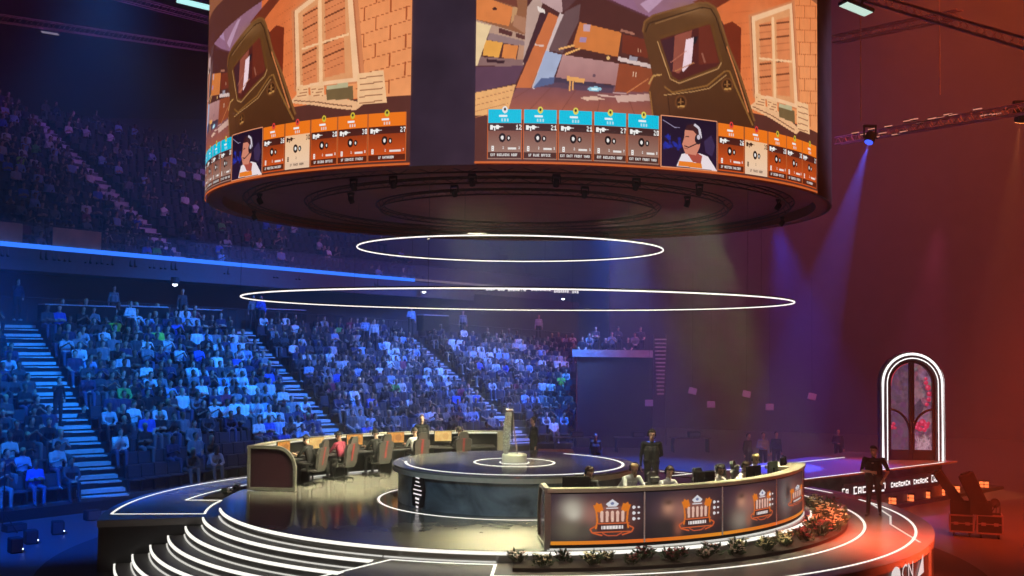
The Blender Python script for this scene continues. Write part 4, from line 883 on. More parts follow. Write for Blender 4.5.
# end wall and back walkway
b=MB(); e0=[spt(4,k) for k in range(NR+1)]; e1=[Vector((p.x+.15,p.y,p.z)) for p in e0]
b.add([Vector((e0[0].x,e0[0].y,GROUND))]+e0+[Vector((e0[-1].x,e0[-1].y,GROUND))],[tuple(range(NR+3))]); b.build('end_wall',M_stair,stand)
b=MB(); vs=[];fs=[]
for t in ts: a=spt(t,NR); d=(ctrl(BK,t)-ctrl(FR,t)).normalized(); vs+=[a,a+d*2.6,a+d*2.6+Vector((0,0,3.2))]
for i in range(len(ts)-1):
    for j in range(2): fs.append((i*3+j,(i+1)*3+j,(i+1)*3+j+1,i*3+j+1))
b.add(vs,fs); b.build('back_walkway',mat('walkway_dark',(.05,.05,.06),.8),stand)
def along(t): # tangent, inward(toward stage)
    a=ctrl(FR,max(0,t-.02)); c=ctrl(FR,min(4,t+.02)); tv=(c-a).normalized(); iv=(ctrl(FR,t)-ctrl(BK,t)).normalized(); return tv,iv
for ai,(t,hw_) in enumerate(AIS):
    b=MB()
    for k in range(NR*2):
        p=spt(t,k/2); q=spt(t,k/2+.5); tv,iv=along(t); tv=Vector((-iv.y,iv.x,0)); h=(q.z-p.z)
        zb=spt(t,int(k/2)).z; w=tv*(hw_+.15)
        z=zb+(.20 if k%2 else .03)
        pts=[p-w,p+w,q+w,q-w]; b.mi=0; b.prism([(v.x,v.y) for v in pts],zb-.02,z); f_=iv*.012; w2=w*1.01; b.mi=1; b.prism([(v.x,v.y) for v in (p-w2+f_,p+w2+f_,p+w2-f_,p-w2-f_)],z-.17,z-.115); b.mi=0  # black band on each riser stands in for shade between treads
    b.build('stairway',[M_stair,M_black],stand)
    b=MB(); 
    for s in (-1,):
        pass
# front barrier
b=MB(); vs=[];fs=[]
tt=[k*.05 for k in range(0,80)]
for t in tt: p=ctrl(FR,t)+along(t)[1]*1.15; n_=along(t)[1]*.05; vs+=[Vector((p.x,p.y,GROUND)),Vector((p.x,p.y,GROUND+.32)),Vector((p.x-n_.x,p.y-n_.y,GROUND+.32))]
for i in range(len(tt)-1):
    for j in range(2): fs.append((i*3+j,(i+1)*3+j,(i+1)*3+j+1,i*3+j+1))
b.add(vs,fs); b.build('front_barrier',M_black,stand)
b=MB()
for t in [k*.05 for k in range(0,79)]:
    p=spt(t,NR); q=spt(min(4,t+.05),NR); b.tube([(p.x,p.y,p.z+1.0),(q.x,q.y,q.z+1.0)],.03,n=4); b.tube([(p.x,p.y,p.z),(p.x,p.y,p.z+1.0)],.02,n=4)
b.build('back_railing',M_dark,stand)
# seats ------------------------------------------------------------
def seat_mesh():
    b=MB(); b.bevbox((-.23,-.06,.38),(.23,.34,.46),.025); b.loft([[Vector((-.22,y,z)),Vector((.22,y,z)),Vector((.2,y+.05,z)),Vector((-.2,y+.05,z))] for y,z in ((-.12,.34),(-.10,.5),(-.17,.82),(-.18,.86))]); b.box((-.24,-.08,.0),(-.2,.1,.44)).box((.2,-.08,.0),(.24,.1,.44)); 
    return b.mesh('seat')
seat_me=seat_mesh(); seat_me.materials.append(M_seat)
poses=[('thigh',.05,0,-.1),('clasp',.55,.1,.15),('fold',.02,-.2,0),('chin',.35,0,-.05),('clap',.15,.15,.05),('phone',.12,0,-.35),('thigh',-.08,.35,.05),('clasp',.3,-.25,-.1)]
ptxt=['hands resting','leaning forward','arms folded','hand raised','clapping','holding phone','leaning back','hands clasped']
crowd_me=[seated(lean=l,arm=a,yaw=y,pitch=pi_,voxel=.032,sleeve=TOP if i%2 else SK,name='spectator',w=1.0+.12*(i%3==0),feet=.5+.05*(i%2))[0] for i,(a,l,y,pi_) in enumerate(poses)]
tops=(['white']*10+['pale grey']*8+['light blue']*8+['grey']*8+['navy']*16+['black']*24+['dark grey']*18+['blue']*3+['maroon']*2+['green']*1+['yellow-green']*1)
slots=[]
for r in range(NR):
    t=.02
    while t<3.97:
        a=ctrl(FR,t);b_=ctrl(FR,min(4,t+.01)); c1=ctrl(BK,t);c2=ctrl(BK,min(4,t+.01)); ln=lerp((b_-a).length,(c2-c1).length,r/NR)/.01*1.0
        near=False
        for at_,hw_ in AIS:
            if abs(t-at_)*ln<hw_+.42: near=True
        if not near:
            p=spt(t,r+.38); p.z=spt(t,r).z; slots.append((r,t,p))
        t+=.56/ln
def px_of(p):
    z=p[2]-CAM_Z;c,s=math.cos(PITCH),math.sin(PITCH); d=p[1]*c+z*s;v=-p[1]*s+z*c;X=F_PX*p[0]/d;Y=-F_PX*v/d
    c,s=math.cos(ROLL),math.sin(ROLL); return 512+c*X-s*Y,288+s*X+c*Y,d
vis=[]
for r,t,p in slots:
    x,y,d=px_of(p+Vector((0,0,.8)))
    if -15<x<1040 and y<600: vis.append((d,r,t,p,x,y))
vis.sort(key=lambda v:v[0])
def dens(r,t,x,y):
    d=.80
    if r==NR-1: d=.62
    if r<2 and t>1.05: d=.30 if r==0 else .42
    if 150<x<250 and y>430: d=.25
    if 2.05<t<2.75 and r in (3,4,5): d*=.55
    return d
ind=0; stuff=[]; seat_n=0; seat_stuff=[]; cntseat={}
block=lambda t: 'left end block' if t<1 else 'block after first stairway' if t<2 else 'block after second stairway' if t<3 else 'far right block'
rown=['front','second','third','fourth','fifth','sixth','seventh','eighth','ninth','tenth','eleventh','twelfth','thirteenth','fourteenth','fifteenth','back']
def ordw(n):
    if 10<=n%100<=20: return f'{n}th'
    return f"{n}{ {1:'st',2:'nd',3:'rd'}.get(n%10,'th')}"
order={}
for r,t,p in slots:
    key=(r,int(t)); order.setdefault(key,[]).append(t)
for d,r,t,p,x,y in vis:
    iv=along(t)[1]; face=math.atan2(iv.y,iv.x)+ (RNG.rand()-.5)*.2
    sp=p-iv*.02
    occ=RNG.rand()<dens(r,t,x,y)
    no=order[(r,int(t))].index(t)+1
    if seat_n<300:
        o=bpy.data.objects.new('arena_seat',seat_me); COL.objects.link(o); o.location=sp; o.rotation_euler=(0,0,math.atan2(iv.y,iv.x)-PI/2); seat_n+=1
        tag(o,f'dark seat, {rown[r]} row of {block(t)}, {ordw(no)} from its left end','seat','seats of the lower grandstand')
    else: seat_stuff.append((sp,math.atan2(iv.y,iv.x)-PI/2))
    if occ:
        pi_=RNG.randint(len(poses)); tp=tops[RNG.randint(len(tops))]; k=dict(top=tp,tr=RNG.randint(3),skin=RNG.randint(3),hair=[0,0,1,1,2][RNG.randint(5)],shoe=M_shoe_w if RNG.rand()<.3 else M_shoe)
        q=p+iv*(.03+RNG.rand()*.03)+Vector((0,0,-.03))
        if ind<292: ind+=1; o=put_person(crowd_me[pi_],q,face,f'{tp}-clad spectator {ptxt[pi_]}, {rown[r]} row, {block(t)}, {ordw(no)} seat','audience seated in the lower grandstand',**k); o.name='spectator'; s_=1.03+RNG.rand()*.1; o.scale=(s_*1.06,s_*1.06,s_)
        else: stuff.append((pi_,q,face-PI/2,k))
# merged far audience ----------------------------------------------
def merged(name,items,label,cat):
    """items: list of (mesh, loc, rz, [materials])"""
    mats=[];mi={};V=[];Fc=[];MI=[];nv=0;cache={}
    for me,loc,rz,ml in items:
        if me.name not in cache:
            v=np.zeros(len(me.vertices)*3,np.float32); me.vertices.foreach_get('co',v); lp=np.zeros(len(me.loops),np.int32); me.loops.foreach_get('vertex_index',lp)
            ls=np.zeros(len(me.polygons),np.int32); me.polygons.foreach_get('loop_total',ls); m=np.zeros(len(me.polygons),np.int32); me.polygons.foreach_get('material_index',m); cache[me.name]=(v.reshape(-1,3),lp,ls,m)
        v,lp,ls,m=cache[me.name]; c,s=math.cos(rz),math.sin(rz)
        w=np.stack([v[:,0]*c-v[:,1]*s+loc[0],v[:,0]*s+v[:,1]*c+loc[1],v[:,2]+loc[2]],1)
        ids=[]
        for mm in ml:
            if mm.name not in mi: mi[mm.name]=len(mats); mats.append(mm)
            ids.append(mi[mm.name])
        V.append(w);Fc.append((lp+nv,ls));MI.append(np.array(ids,np.int32)[np.minimum(m,len(ids)-1)]);nv+=len(v)
    V=np.concatenate(V);LP=np.concatenate([f[0] for f in Fc]);LS=np.concatenate([f[1] for f in Fc]);MI=np.concatenate(MI)
    me=bpy.data.meshes.new(name); me.vertices.add(len(V)); me.vertices.foreach_set('co',V.ravel()); me.loops.add(len(LP)); me.loops.foreach_set('vertex_index',LP); me.polygons.add(len(LS))
    me.polygons.foreach_set('loop_start',np.concatenate([[0],np.cumsum(LS)[:-1]]).astype(np.int32)); me.polygons.foreach_set('material_index',MI); me.polygons.foreach_set('use_smooth',np.ones(len(LS),bool)); me.update(calc_edges=True)
    for m in mats: me.materials.append(m)
    o=bpy.data.objects.new(name,me); COL.objects.link(o); return tag(o,label,cat,kind='stuff')
def low_mesh(me,ratio):
    o=bpy.data.objects.new('tmp',me); COL.objects.link(o); d=o.modifiers.new('d','DECIMATE'); d.ratio=ratio; dg=bpy.context.evaluated_depsgraph_get(); dg.update(); out=bpy.data.meshes.new_from_object(o.evaluated_get(dg)); out.name=me.name+'_low'; bpy.data.objects.remove(o); return out
low=[low_mesh(m,.4) for m in crowd_me]
def kmats(k): return [M_skin[k['skin']],M_cl[k['top']],M_tr[k['tr']],M_hair[k['hair']],k['shoe'],M_eye]
# upper deck --------------------------------------------------------
UE=[Vector((-24.0,40.3,0)),Vector((-20.7,45.0,0)),Vector((-13.9,56.0,0)),Vector((-8.6,64.5,0)),Vector((4.4,83.0,0))]
def upt(t,dn):      # point on the upper edge moved dn outward
    i=min(int(t),3); p=lerp(UE[i],UE[i+1],t-i); n_=Vector((-.80,.60,0)); return p+n_*dn
ud=thing('upper_grandstand','steep dark upper grandstand above a glowing blue edge strip','grandstand',(-16,52,7))
def ribbon(b,f0,f1,tl):
    vs=[];fs=[]
    for t in tl: vs+=[f0(t),f1(t)]
    for i in range(len(tl)-1): fs.append((i*2,i*2+2,i*2+3,i*2+1))
    b.add(vs,fs)
tl=[k*.1-.0 for k in range(41)]
Vz=lambda v,z: Vector((v.x,v.y,z))
b=MB(); ribbon(b,lambda t:Vz(upt(t,0),7.72),lambda t:Vz(upt(t,.05),6.8),tl); ribbon(b,lambda t:Vz(upt(t,.05),6.8),lambda t:Vz(upt(t,5),6.9),tl); ribbon(b,lambda t:Vz(upt(t,5),6.9),lambda t:Vz(upt(t,5),4.2),tl); b.build('balcony_front',mat('balcony_panel',(.12,.12,.15),.7),ud)
b=MB(); ribbon(b,lambda t:Vz(upt(t,-.03),7.92),lambda t:Vz(upt(t,-.03),7.72),[k*.1 for k in range(33)]); ribbon(b,lambda t:Vz(upt(t,-.03),7.92),lambda t:Vz(upt(t,.1),7.92),[k*.1 for k in range(33)]); b.build('blue_light_strip',glow('blue_strip',(.03,.18,1.0),1.5),ud)
b=MB(); ribbon(b,lambda t:Vz(upt(t,-.03),7.92),lambda t:Vz(upt(t,-.03),7.78),[3.2+k*.1 for k in range(9)]); b.build('pale_light_strip',glow('pale_strip',(.45,.30,.45),.35),ud)
UN=19
b=MB()
for r in range(UN):
    z=7.3+.51*r; ribbon(b,lambda t:Vz(upt(t,.2+.82*r),z-.51),lambda t:Vz(upt(t,.2+.82*r),z),tl); ribbon(b,lambda t:Vz(upt(t,.2+.82*r),z),lambda t:Vz(upt(t,.2+.82*(r+1)),z),tl)
b.build('terrace',M_conc,ud)
b=MB()
for k in range(UN*2):
    z=7.3+.255*k; t=1.78
    p=upt(t,.2+.41*k); q=upt(t,.2+.41*(k+1)); w=(upt(t+.1,0)-upt(t,0)).normalized()*.65; b.prism([(v.x,v.y) for v in (p-w,p+w,q+w,q-w)],z-.3,z+.03)
b.build('stairway',mat('upper_stair',(.8,.75,.8),.8),ud)
b=MB(); ribbon(b,lambda t:Vz(upt(t,.12),7.92),lambda t:Vz(upt(t,.12),8.75),tl)
mgl=bpy.data.materials.new('rail_glass'); mgl.use_nodes=True; bs=mgl.node_tree.nodes['Principled BSDF']; bs.inputs['Base Color'].default_value=(.5,.6,.8,1); bs.inputs['Alpha'].default_value=.12; bs.inputs['Roughness'].default_value=.15
b.build('glass_railing',mgl,ud)
b=MB(); b.tube([Vz(upt(t,.12),8.78) for t in tl],.03,n=4); b.build('railing_bar',M_dark,ud)
ustuff=[]
for r in range(UN):
    t=.3
    while t<3.3:
        i=min(int(t),3); ln=(UE[i+1]-UE[i]).length
        if abs(t-1.78)*ln>1.0 and not (t>1.85 and t<2.0 and False):
            p=Vz(upt(t,.55+.82*r),7.3+.51*r); face=math.atan2(-.60,.80)
            d=.72 if t<1.75 else (.30 if t<2.6 else .15)
            seat_stuff.append((p,face-PI/2))
            if RNG.rand()<d: tp=tops[RNG.randint(len(tops))]; ustuff.append((RNG.randint(8),p+Vector((.0,0,-.03)),face-PI/2+(RNG.rand()-.5)*.3,dict(top=tp,tr=RNG.randint(3),skin=RNG.randint(3),hair=RNG.randint(2),shoe=M_shoe)))
        t+=.58/ln
merged('crowd',[(low[a],q,rz,kmats(k)) for a,q,rz,k in stuff+ustuff],'seated audience filling the far rows and the dark upper grandstand','crowd')
merged('seating',[(seat_me,q,rz,[M_seat]) for q,rz in seat_stuff],'rows of dark seats in the far rows and upper grandstand','seats')
# white banners on the upper railing
for k,(t0,t1) in enumerate(((.98,1.07),(1.18,1.37))):
    b=MB(); a=upt(t0,.06);c=upt(t1,.06); b.prism([(a.x,a.y),(c.x,c.y),(c.x-.02,c.y+.03),(a.x-.02,a.y+.03)],7.95,8.72); tag(b.build('hanging_banner',mat('banner_cloth',(.70,.42,.26),.8,var=.4,scale=1.5)),['small pale banner hung on the upper balcony railing at far left','large pale banner hung on the upper balcony railing'][k],'banner','banners on the upper balcony railing')
# downlights under the balcony
for px,py,Y,lb in ((175,284,52,'small bright downlight under the balcony above the second stairway'),(258.5,283.5,58,'small bright downlight under the balcony at the left tip of wide ring'),(424,291.5,68,'small bright downlight under the balcony above the third stairway'),(563,298.5,80,'small bright downlight beneath the sponsor lettering'),(652,300,80,'small bright downlight furthest right beneath the wide ring')):
    p=aty(px,py,Y); s=thing('downlight',lb,'lamp',p,0,'downlights under the balcony'); MB().lathe([(.2,.32),(.2,.06),(.15,.0)],n=12).build('lamp_housing',M_dark,s,False); MB().ell((0,0,-.02),(.13,.13,.09),10,6).build('bulb',glow('bulb_white',(.85,.9,1),4),s,False)
# press tables at the top walkway
for i,(px,py,Y,w_) in enumerate(((78,305,47.5,3.2),(140,306,50.5,2.6),(200,309,54,2.2),(281,309,60,3.0),(433,315,68,2.2))):
    p=aty(px,py,Y); tb=thing('press_table','long white-topped press table on the top walkway, '+ordn[i]+' from the left','table',(p.x,p.y,spt(1,NR).z),R(50),'press tables on the top walkway')
    h=p.z-tb.location.z
    MB().box((-w_/2,-.3,h-.05),(w_/2,.3,h)).build('tabletop',mat('press_table_top',(.5,.5,.55),.5),tb,False); MB().box((-w_/2,-.28,0),(w_/2,-.25,h-.05)).build('front_panel',M_black,tb,False)
    for s in (-1,1): MB().box((s*w_/2-.05,-.25,0),(s*w_/2+.05,.25,h-.05)).build('leg',M_black,tb,False)
for px,zf,Y,mm,lb,tp in ((14,4.7,45.8,me_st3,'person in navy standing at top of the first stairway','navy'),(128,3.9,47.5,me_st,'man in white shirt standing in the back rows above the left block','white'),(111,4.7,51,me_st2,'person in pale shirt standing behind the press tables at left','grey'),
  (259,4.6,57.5,me_st,'person in blue standing on top walkway near the left tip of the wide ring','blue'),(251,4.6,57.5,me_st2,'person in grey standing on top walkway, left of the person in blue','grey'),(364,3.6,60,me_st,'taller spectator in grey standing in the upper rows beside the third stairway','light blue'),(373,3.5,60,me_st2,'spectator in pale blue standing right of the taller grey one','pale grey'),
  (410,4.4,66,me_st,'person in blue standing at the top of the third stairway','light blue'),(462,4.3,70,me_st2,'person in grey standing on the walkway under sponsor lettering, left one','grey'),(538,4.2,74,me_st2,'person in pale top standing on the walkway under the sponsor lettering, right one','pale grey'),
  (84,-.15,40.8,me_st2,'guard in black standing low on the first stairway','black'),(58,.9,39.2,me_st3,'guard in black standing in the left end block beside the first stairway','black'),(180,4.7,53,me_st2,'guard in dark clothes under the first downlight on the walkway','dark grey')):
    q=aty(px,400,Y); o=put_person(mm,Vector((q.x,Y,zf)),toC((q.x,Y-CY)),lb,top=tp,shoe=M_shoe_w if px==14 else M_shoe); 
# sponsor lettering strip far back
b=MB()
def farblk(x0,x1,y0,y1):
    d_=ray((x0+x1)/2,y0); Y=(64.5+12.24)/(1-1.423*d_[0]/d_[1])-.35
    b.add([aty(x0,y1,Y),aty(x1,y1,Y),aty(x1,y0,Y),aty(x0,y0,Y)],[(0,1,2,3)])
for (x0,x1,n,y) in ((486,495,4,288),(498,505,3,288.3),(508,520,5,288.6),(523.5,526.5,1,288.7),(531,551,9,289.2),(554,569,7,290.2),(572,579,3,290.8)):
    w_=(x1-x0)/n
    for k in range(n): farblk(x0+k*w_,x0+(k+.8)*w_,y,y+(2.6 if n<9 else 1.8)-.4*(k%2))
farblk(521.4,521.9,287.8,291.6)
tag(b.build('sponsor_lettering',glow('far_letters',(1,.95,.95),1.0)),'row of small white sponsor lettering on the far balcony edge','sign')
#@@HALL
# ------------------------------------------------------------------ the hall
def struct(b,name,m,label=None): o=b.build(name,m); o['kind']='structure'; return o
struct(MB().box((-60,-6,GROUND-.3),(45,112,GROUND)),'floor',M_floor)
M_wall=mat('dark_wall',(.10,.085,.10),.95,var=.35,scale=.25)
struct(MB().box((-60,110,GROUND),(45,111,27)),'wall_back',M_wall)
struct(MB().box((-61,-6,GROUND),(-60,112,27)),'wall_left',M_wall)
struct(MB().box((-60,-7,GROUND),(45,-6,27)),'wall_front',M_wall)
struct(MB().box((-61,-7,26),(46,112,27)),'ceiling',mat('ceiling_dark',(.05,.045,.055),.95,var=.3,scale=.3))
# folded drape along the far and right sides
def drape(b,p,q,z0,z1,step=.5,amp=.12):
    p=Vector(p);q=Vector(q);n=int((q-p).length/step); d=(q-p).normalized(); w=Vector((-d.y,d.x,0)); vs=[];fs=[]
    for i in range(n+1):
        a=p+(q-p)*i/n+w*amp*(1 if i%2 else -1)*(.6+.4*math.sin(i*1.7)); vs+=[Vector((a.x,a.y,z0)),Vector((a.x,a.y,z1))]
    for i in range(n): fs.append((2*i,2*i+2,2*i+3,2*i+1))
    b.add(vs,fs,True)
b=MB(); drape(b,(6.5,74,0),(31,66,0),GROUND,26); struct(b,'wall_back',M_drape)
b=MB(); drape(b,(31,66,0),(31,0,0),GROUND,26); struct(b,'wall_right',M_drape)
mt=MB(); mt.lathe([(11.45,.012),(11.45,.0),(.1,.0),(.1,.012)][::-1],n=120,c=(CX,CY,GROUND)); tag(mt.build('round_floor_mat',mat('round_mat_dark',(.022,.016,.018),.85)),'large round dark mat on the arena floor beneath the stage','floor mat')
# black curtained box beside the stand, with pale parapet
p0=aty(577,450,58.5);p1=aty(652,450,58.5); bx=thing('curtained_box','tall black curtained box between the lower grandstand and far curtain','booth',(p0.x,58.5,GROUND)); 
zt_=aty(600,357,58.5).z
b=MB(); b.box((p0.x+.5,58.6,GROUND),(p1.x,66,zt_-.05)); b.build('box_body',M_black,bx)
b=MB(); drape(b,(p0.x-.02,58.5,0),(p1.x+.02,58.5,0),GROUND,zt_,.35,.05); b.build('curtain',mat('booth_cloth',(.03,.03,.035),.95),bx)
MB().box((p0.x-.3,58.3,zt_),(p1.x,58.45,zt_+.38)).build('parapet',mat('parapet_grey',(.42,.38,.40),.8,var=.35,scale=3),bx)
for k in range(9):
    x=p0.x+.4+k*.42; o=put_person(low[k%8],Vector((x,61.2+(k%3)*.7,zt_-.25+(k%3)*.3)),-PI/2,f'spectator seated dimly above the curtained box, {ordw(k+1)} from its left side','dim audience above the curtained box',top=['black','grey','dark grey'][k%3]); o.name='spectator'
# side stair with pale treads
st=thing('side_stair','narrow steep stair with pale treads right of the curtained box','stairs',aty(656,397,60))
for k in range(15):
    a=aty(655+k*-.0+2.5*(k/14),340+k*3.9,60); MB().box((a.x,60,a.z),(a.x+.62-.02*k,60.3,a.z+.07)).build('tread',mat('tread_pale',(.45,.38,.42),.7),st)
a=aty(654.5,338,60.1);MB().box((a.x-.05,60.05,GROUND),(a.x,60.2,a.z+.2)).box((a.x+.62,60.05,GROUND),(a.x+.67,60.2,a.z+.2)).build('stringer',M_dark,st)
for k,(px,py,lb) in enumerate(((649,403,'small pale panel hanging before the curtain right beside the curtained box'),(692.5,391,'small tilted pale panel, upper one right of the side stair'),(711,404.5,'small pale panel, lower one left of the middle of far curtain'),(746.5,394,'small tilted pale panel at the middle of far curtain'),(769.6,407,'small pale panel low above the three crew members'),(812,396.5,'small tilted pale panel furthest right, left of the arched door'))):
    p=aty(px,py,56); t=thing('suspended_sign',lb,'sign',p,0,'pale panels before the far curtain'); T=Matrix.Rotation(.2 if k in(1,3,5) else 0,4,'Y'); MB().bevbox((-.2,-.03,-.16),(.2,.03,.16),.01,M=T).build('panel_face',mat('panel_lilac',(.42,.40,.60),.7,var=.05),t,False)
    MB().tube([(0,0,.15),(0,0,6)],.008,n=4).build('hanging_wire',M_black,t,False)
# band equipment shapes on far floor: tables with screens
for k,(px,py,lb) in enumerate(((573,452,'low dark control table on the far floor left of the curtained box'),(634,452,'control table with round monitors on far floor, in front of the curtained box'),(690,452,'low equipment table on far floor behind the man in black'))):
    p=atz(px,py,GROUND); t=thing('control_table',lb,'table',p,.1,'control tables on far floor')
    MB().box((-1.0,-.35,.70),(1.0,.35,.75)).build('tabletop',M_dark,t,False); 
    for sx in (-.9,.9): MB().box((sx-.03,-.3,0),(sx+.03,.3,.7)).build('leg',M_dark,t,False)
    m_=thing('equipment_case','small dark case standing on the '+lb.split(' on ')[0].split(' in ')[0]+', '+['left','middle','right'][k]+' table','case',p+Vector((.2,0,.75)),.1); MB().bevbox((-.3,-.2,0),(.3,.2,.28),.02).build('case_body',M_black,m_,False); MB().box((-.25,-.205,.05),(.25,-.2,.22)).build('front_plate',M_dark,m_,False)
# floor blinder lights beside the catwalk
M_amber=glow('amber_lamp',lin((255,118,62)),2.0)
for k,(px,py) in enumerate(((891,501),(908.7,498),(925,495),(940,492.3),(955,489.3),(971.4,487),(984,484.7))):
    p=atz(px,py,GROUND+.22); t=thing('blinder_light',f'amber four-cell floor light in the row beside the catwalk, {ordn[k] if k<5 else ["sixth","seventh"][k-5]} from the left','stage light',(p.x,p.y,GROUND+.12),math.atan2(-p.x,p.y)*.0,'row of amber floor lights')
    t.rotation_euler=(0,0,-math.atan2(p.x,p.y)); t.scale=(.78,.78,.78)
    MB().bevbox((-.25,-.08,-.1),(.25,.12,.34),.02).build('lamp_case',M_black,t,False); f=MB()
    for ix in (-1,1):
        for iz in (0,1): MB().bevbox((ix*.115-.10,-.1,.03+iz*.15-.02),(ix*.115+.10,-.075,.03+iz*.15+.10),.01).build('lamp_cell',M_amber,t,False)
pa=atz(886,507,GROUND);pb=atz(992,488,GROUND); pl_=MB(); pl_.bar((pa.x,pa.y),(pb.x,pb.y),.9,GROUND,GROUND+.12); tag(pl_.build('light_plinth',M_black),'low black plinth carrying the row of amber floor lights','plinth')
# flight cases with angled machines
fc=atz(971,537,GROUND)
def flight_case(loc,rz,w,d,h,label):
    t=thing('flight_case',label,'flight case',loc,rz,'flight cases on the red floor'); MB().bevbox((-w/2,-d/2,.14),(w/2,d/2,h),.015).build('case_body',M_black,t,False)
    M_al=mat('case_edge',(.45,.36,.34),.35,metal=.7); b=MB()
    for sx in (-1,1):
        for sy in (-1,1): b.box((sx*w/2-.02,sy*d/2-.02,.13),(sx*w/2+.02,sy*d/2+.02,h+.01))
        b.box((sx*w/2-.018,-d/2,h-.03),(sx*w/2+.018,d/2,h+.012)); b.box((-w/2,sx*d/2-.018,h-.03),(w/2,sx*d/2+.018,h+.012)); b.box((-w/2,sx*d/2-.018,.13),(w/2,sx*d/2+.018,.17)); b.box((-w/2,sx*d/2-.012,h*.6),(w/2,sx*d/2+.012,h*.6+.03))
    b.build('edge_trim',M_al,t,False)
    for sx in (-1,1): MB().box((sx*w*.25-.06,-d/2-.03,h*.55),(sx*w*.25+.06,-d/2,h*.68)).build('latch',M_al,t,False)
    for sx in (-1,1):
        for sy in (-1,1): MB().tube([(sx*(w/2-.1)-.02,sy*(d/2-.1),.06),(sx*(w/2-.1)+.02,sy*(d/2-.1),.06)],.06,n=10).box((sx*(w/2-.1)-.03,sy*(d/2-.1)-.03,.08),(sx*(w/2-.1)+.03,sy*(d/2-.1)+.03,.14)).build('caster',M_dark,t,False)
    return t
c1=fc+Vector((-.16,.28,0)); c2=fc+Vector((.52,-.02,0))
flight_case(c1,-.35,.62,.6,.62,'black flight case with pale edges on the red floor, left of the pair'); flight_case(c2,-.35,.66,.6,.66,'black flight case with pale edges on the red floor, right of the pair')
def cannon(loc,tilt,yaw,L,label,lift,wd=.14):
    t=thing('stage_machine',label,'stage machine',loc,yaw); M=Matrix.Translation((0,0,lift+.15))@Matrix.Rotation(tilt,4,'Y')
    MB().bevbox((-wd,-wd,-.1),(wd,wd,L),.03,M=M).build('barrel',mat('barrel_dark_red',(.012,.008,.008),.7,spec=.2),t,False)
    b=MB(); b.tube([(0,0,L+.01),(0,0,L+.05)],.15,n=16,M=M); b.build('muzzle',M_black,t,False)
    MB().box((-.3,-.24,0),(.3,-.19,lift+.25)).box((-.3,.19,0),(.3,.24,lift+.25)).box((-.3,-.24,0),(.3,.24,.06)).build('yoke',M_black,t,False)
    MB().tube([(.28,.05,.02),(.42,-.05,.3),(.40,-.1,-.1),(.36,-.1,-.45)],.015,n=5).build('cable',M_black,t,False); return t
cannon(c1+Vector((0,0,.625)),-.62,-.35,1.12,'long dark barrel-shaped stage machine leaning left on the left flight case',.1)
cannon(c2+Vector((-.25,0,.665)),-.42,-.35,.95,'thick dark barrel-shaped stage machine leaning left on the right flight case',.1,.22)
t=thing('fan_unit','round dark fan unit standing on top of the right flight case','fan',c2+Vector((.17,0,.665)),-.35); t.scale=(.5,.5,.5); MB().tube([(0,-.12,.62),(0,.14,.62)],.26,n=20).build('fan_housing',mat('barrel_dark_red',(.012,.008,.008),.7,spec=.2),t,False); MB().box((-.28,-.1,.0),(-.24,.1,.65)).box((.24,-.1,0),(.28,.1,.65)).box((-.28,-.2,0),(.28,.2,.05)).build('stand',M_black,t,False)
b=MB()
for k in range(6): b.box((-.02,-.14,-.22),(.02,-.12,.22),M=Matrix.Translation((0,0,.62))@Matrix.Rotation(k*PI/6,4,'Y'))
b.build('fan_blade',M_dark,t,False)
# floor boxes at the left
for k,(px,py,w_,h_,lb) in enumerate(((57.5,534,.32,.36,'small black floor speaker, furthest of the three at the left'),(30.5,543.5,.32,.36,'small black floor speaker, middle of the three at the left'),(15,552.5,.30,.38,'small black floor speaker, nearest of the three at the left'),(92,520,.42,.30,'dark box against the stand barrier beside the left stage corner'),(14,531,.6,.2,'low dark box on the floor by the barrier at far left'))):
    p=atz(px,py,GROUND); t=thing('floor_speaker' if k<3 else 'floor_box',lb,'speaker' if k<3 else 'box',p,.5+.1*k,'floor speakers at the left' if k<3 else None); MB().bevbox((-w_/2,-.16,0),(w_/2,.16,h_),.02).build('cabinet',M_black,t,False); MB().box((-w_/2+.03,-.172,.03),(w_/2-.03,-.16,h_-.03)).build('grille' if k<3 else 'front_panel',M_dark,t,False)
    if k<3: MB().ell((w_/2-.01,-.17,.1),(.02,.02,.02),8,5).build('indicator_lamp',glow('indicator',(.7,.85,1),3),t,False)
p=atz(3,533,GROUND); t=thing('tripod_stand','thin black tripod stand at the far left edge beside the barrier','stand',p); MB().tube([(0,0,.3),(0,0,1.9)],.02,n=6).build('pole',M_black,t,False)
for k in range(3): MB().tube([(0,0,.6),(.4*math.cos(2.1*k),.4*math.sin(2.1*k),.01)],.015,n=5).build('leg',M_black,t,False)
# overhead: trusses and lamps
def truss(p,q,label,w=.3):
    p=Vector(p);q=Vector(q);d=(q-p);L_=d.length;d.normalize(); a=d.cross(Vector((0,0,1))).normalized()*w/2; h=Vector((0,0,w/2)); t=thing('lighting_truss',label,'truss',p); b=MB()
    for s1 in (-1,1):
        for s2 in (-1,1): b.tube([p+a*s1+h*s2,q+a*s1+h*s2],.03,n=5)
    b.build('chord',M_truss,t); b=MB(); n=int(L_/w/1.2)
    for i in range(n):
        x0=p+d*L_*i/n;x1=p+d*L_*(i+1)/n; s=1 if i%2 else -1
        b.tube([x0+a*s+h,x1-a*s+h],.014,n=3); b.tube([x0+a+h*s,x1+a-h*s],.014,n=3); b.tube([x0-a+h*s,x1-a-h*s],.014,n=3)
    b.build('lattice',M_truss,t); return t
truss(aty(-10,17,45),aty(215,50,62),'dark truss crossing high above the upper grandstand')
truss(aty(100,-8,48),aty(214,22,58),'dark truss in the top left corner near the bright fixture')
tr=truss(aty(838,141,50),aty(1040,106,34),'long truss with small glowing streaks high at the right')
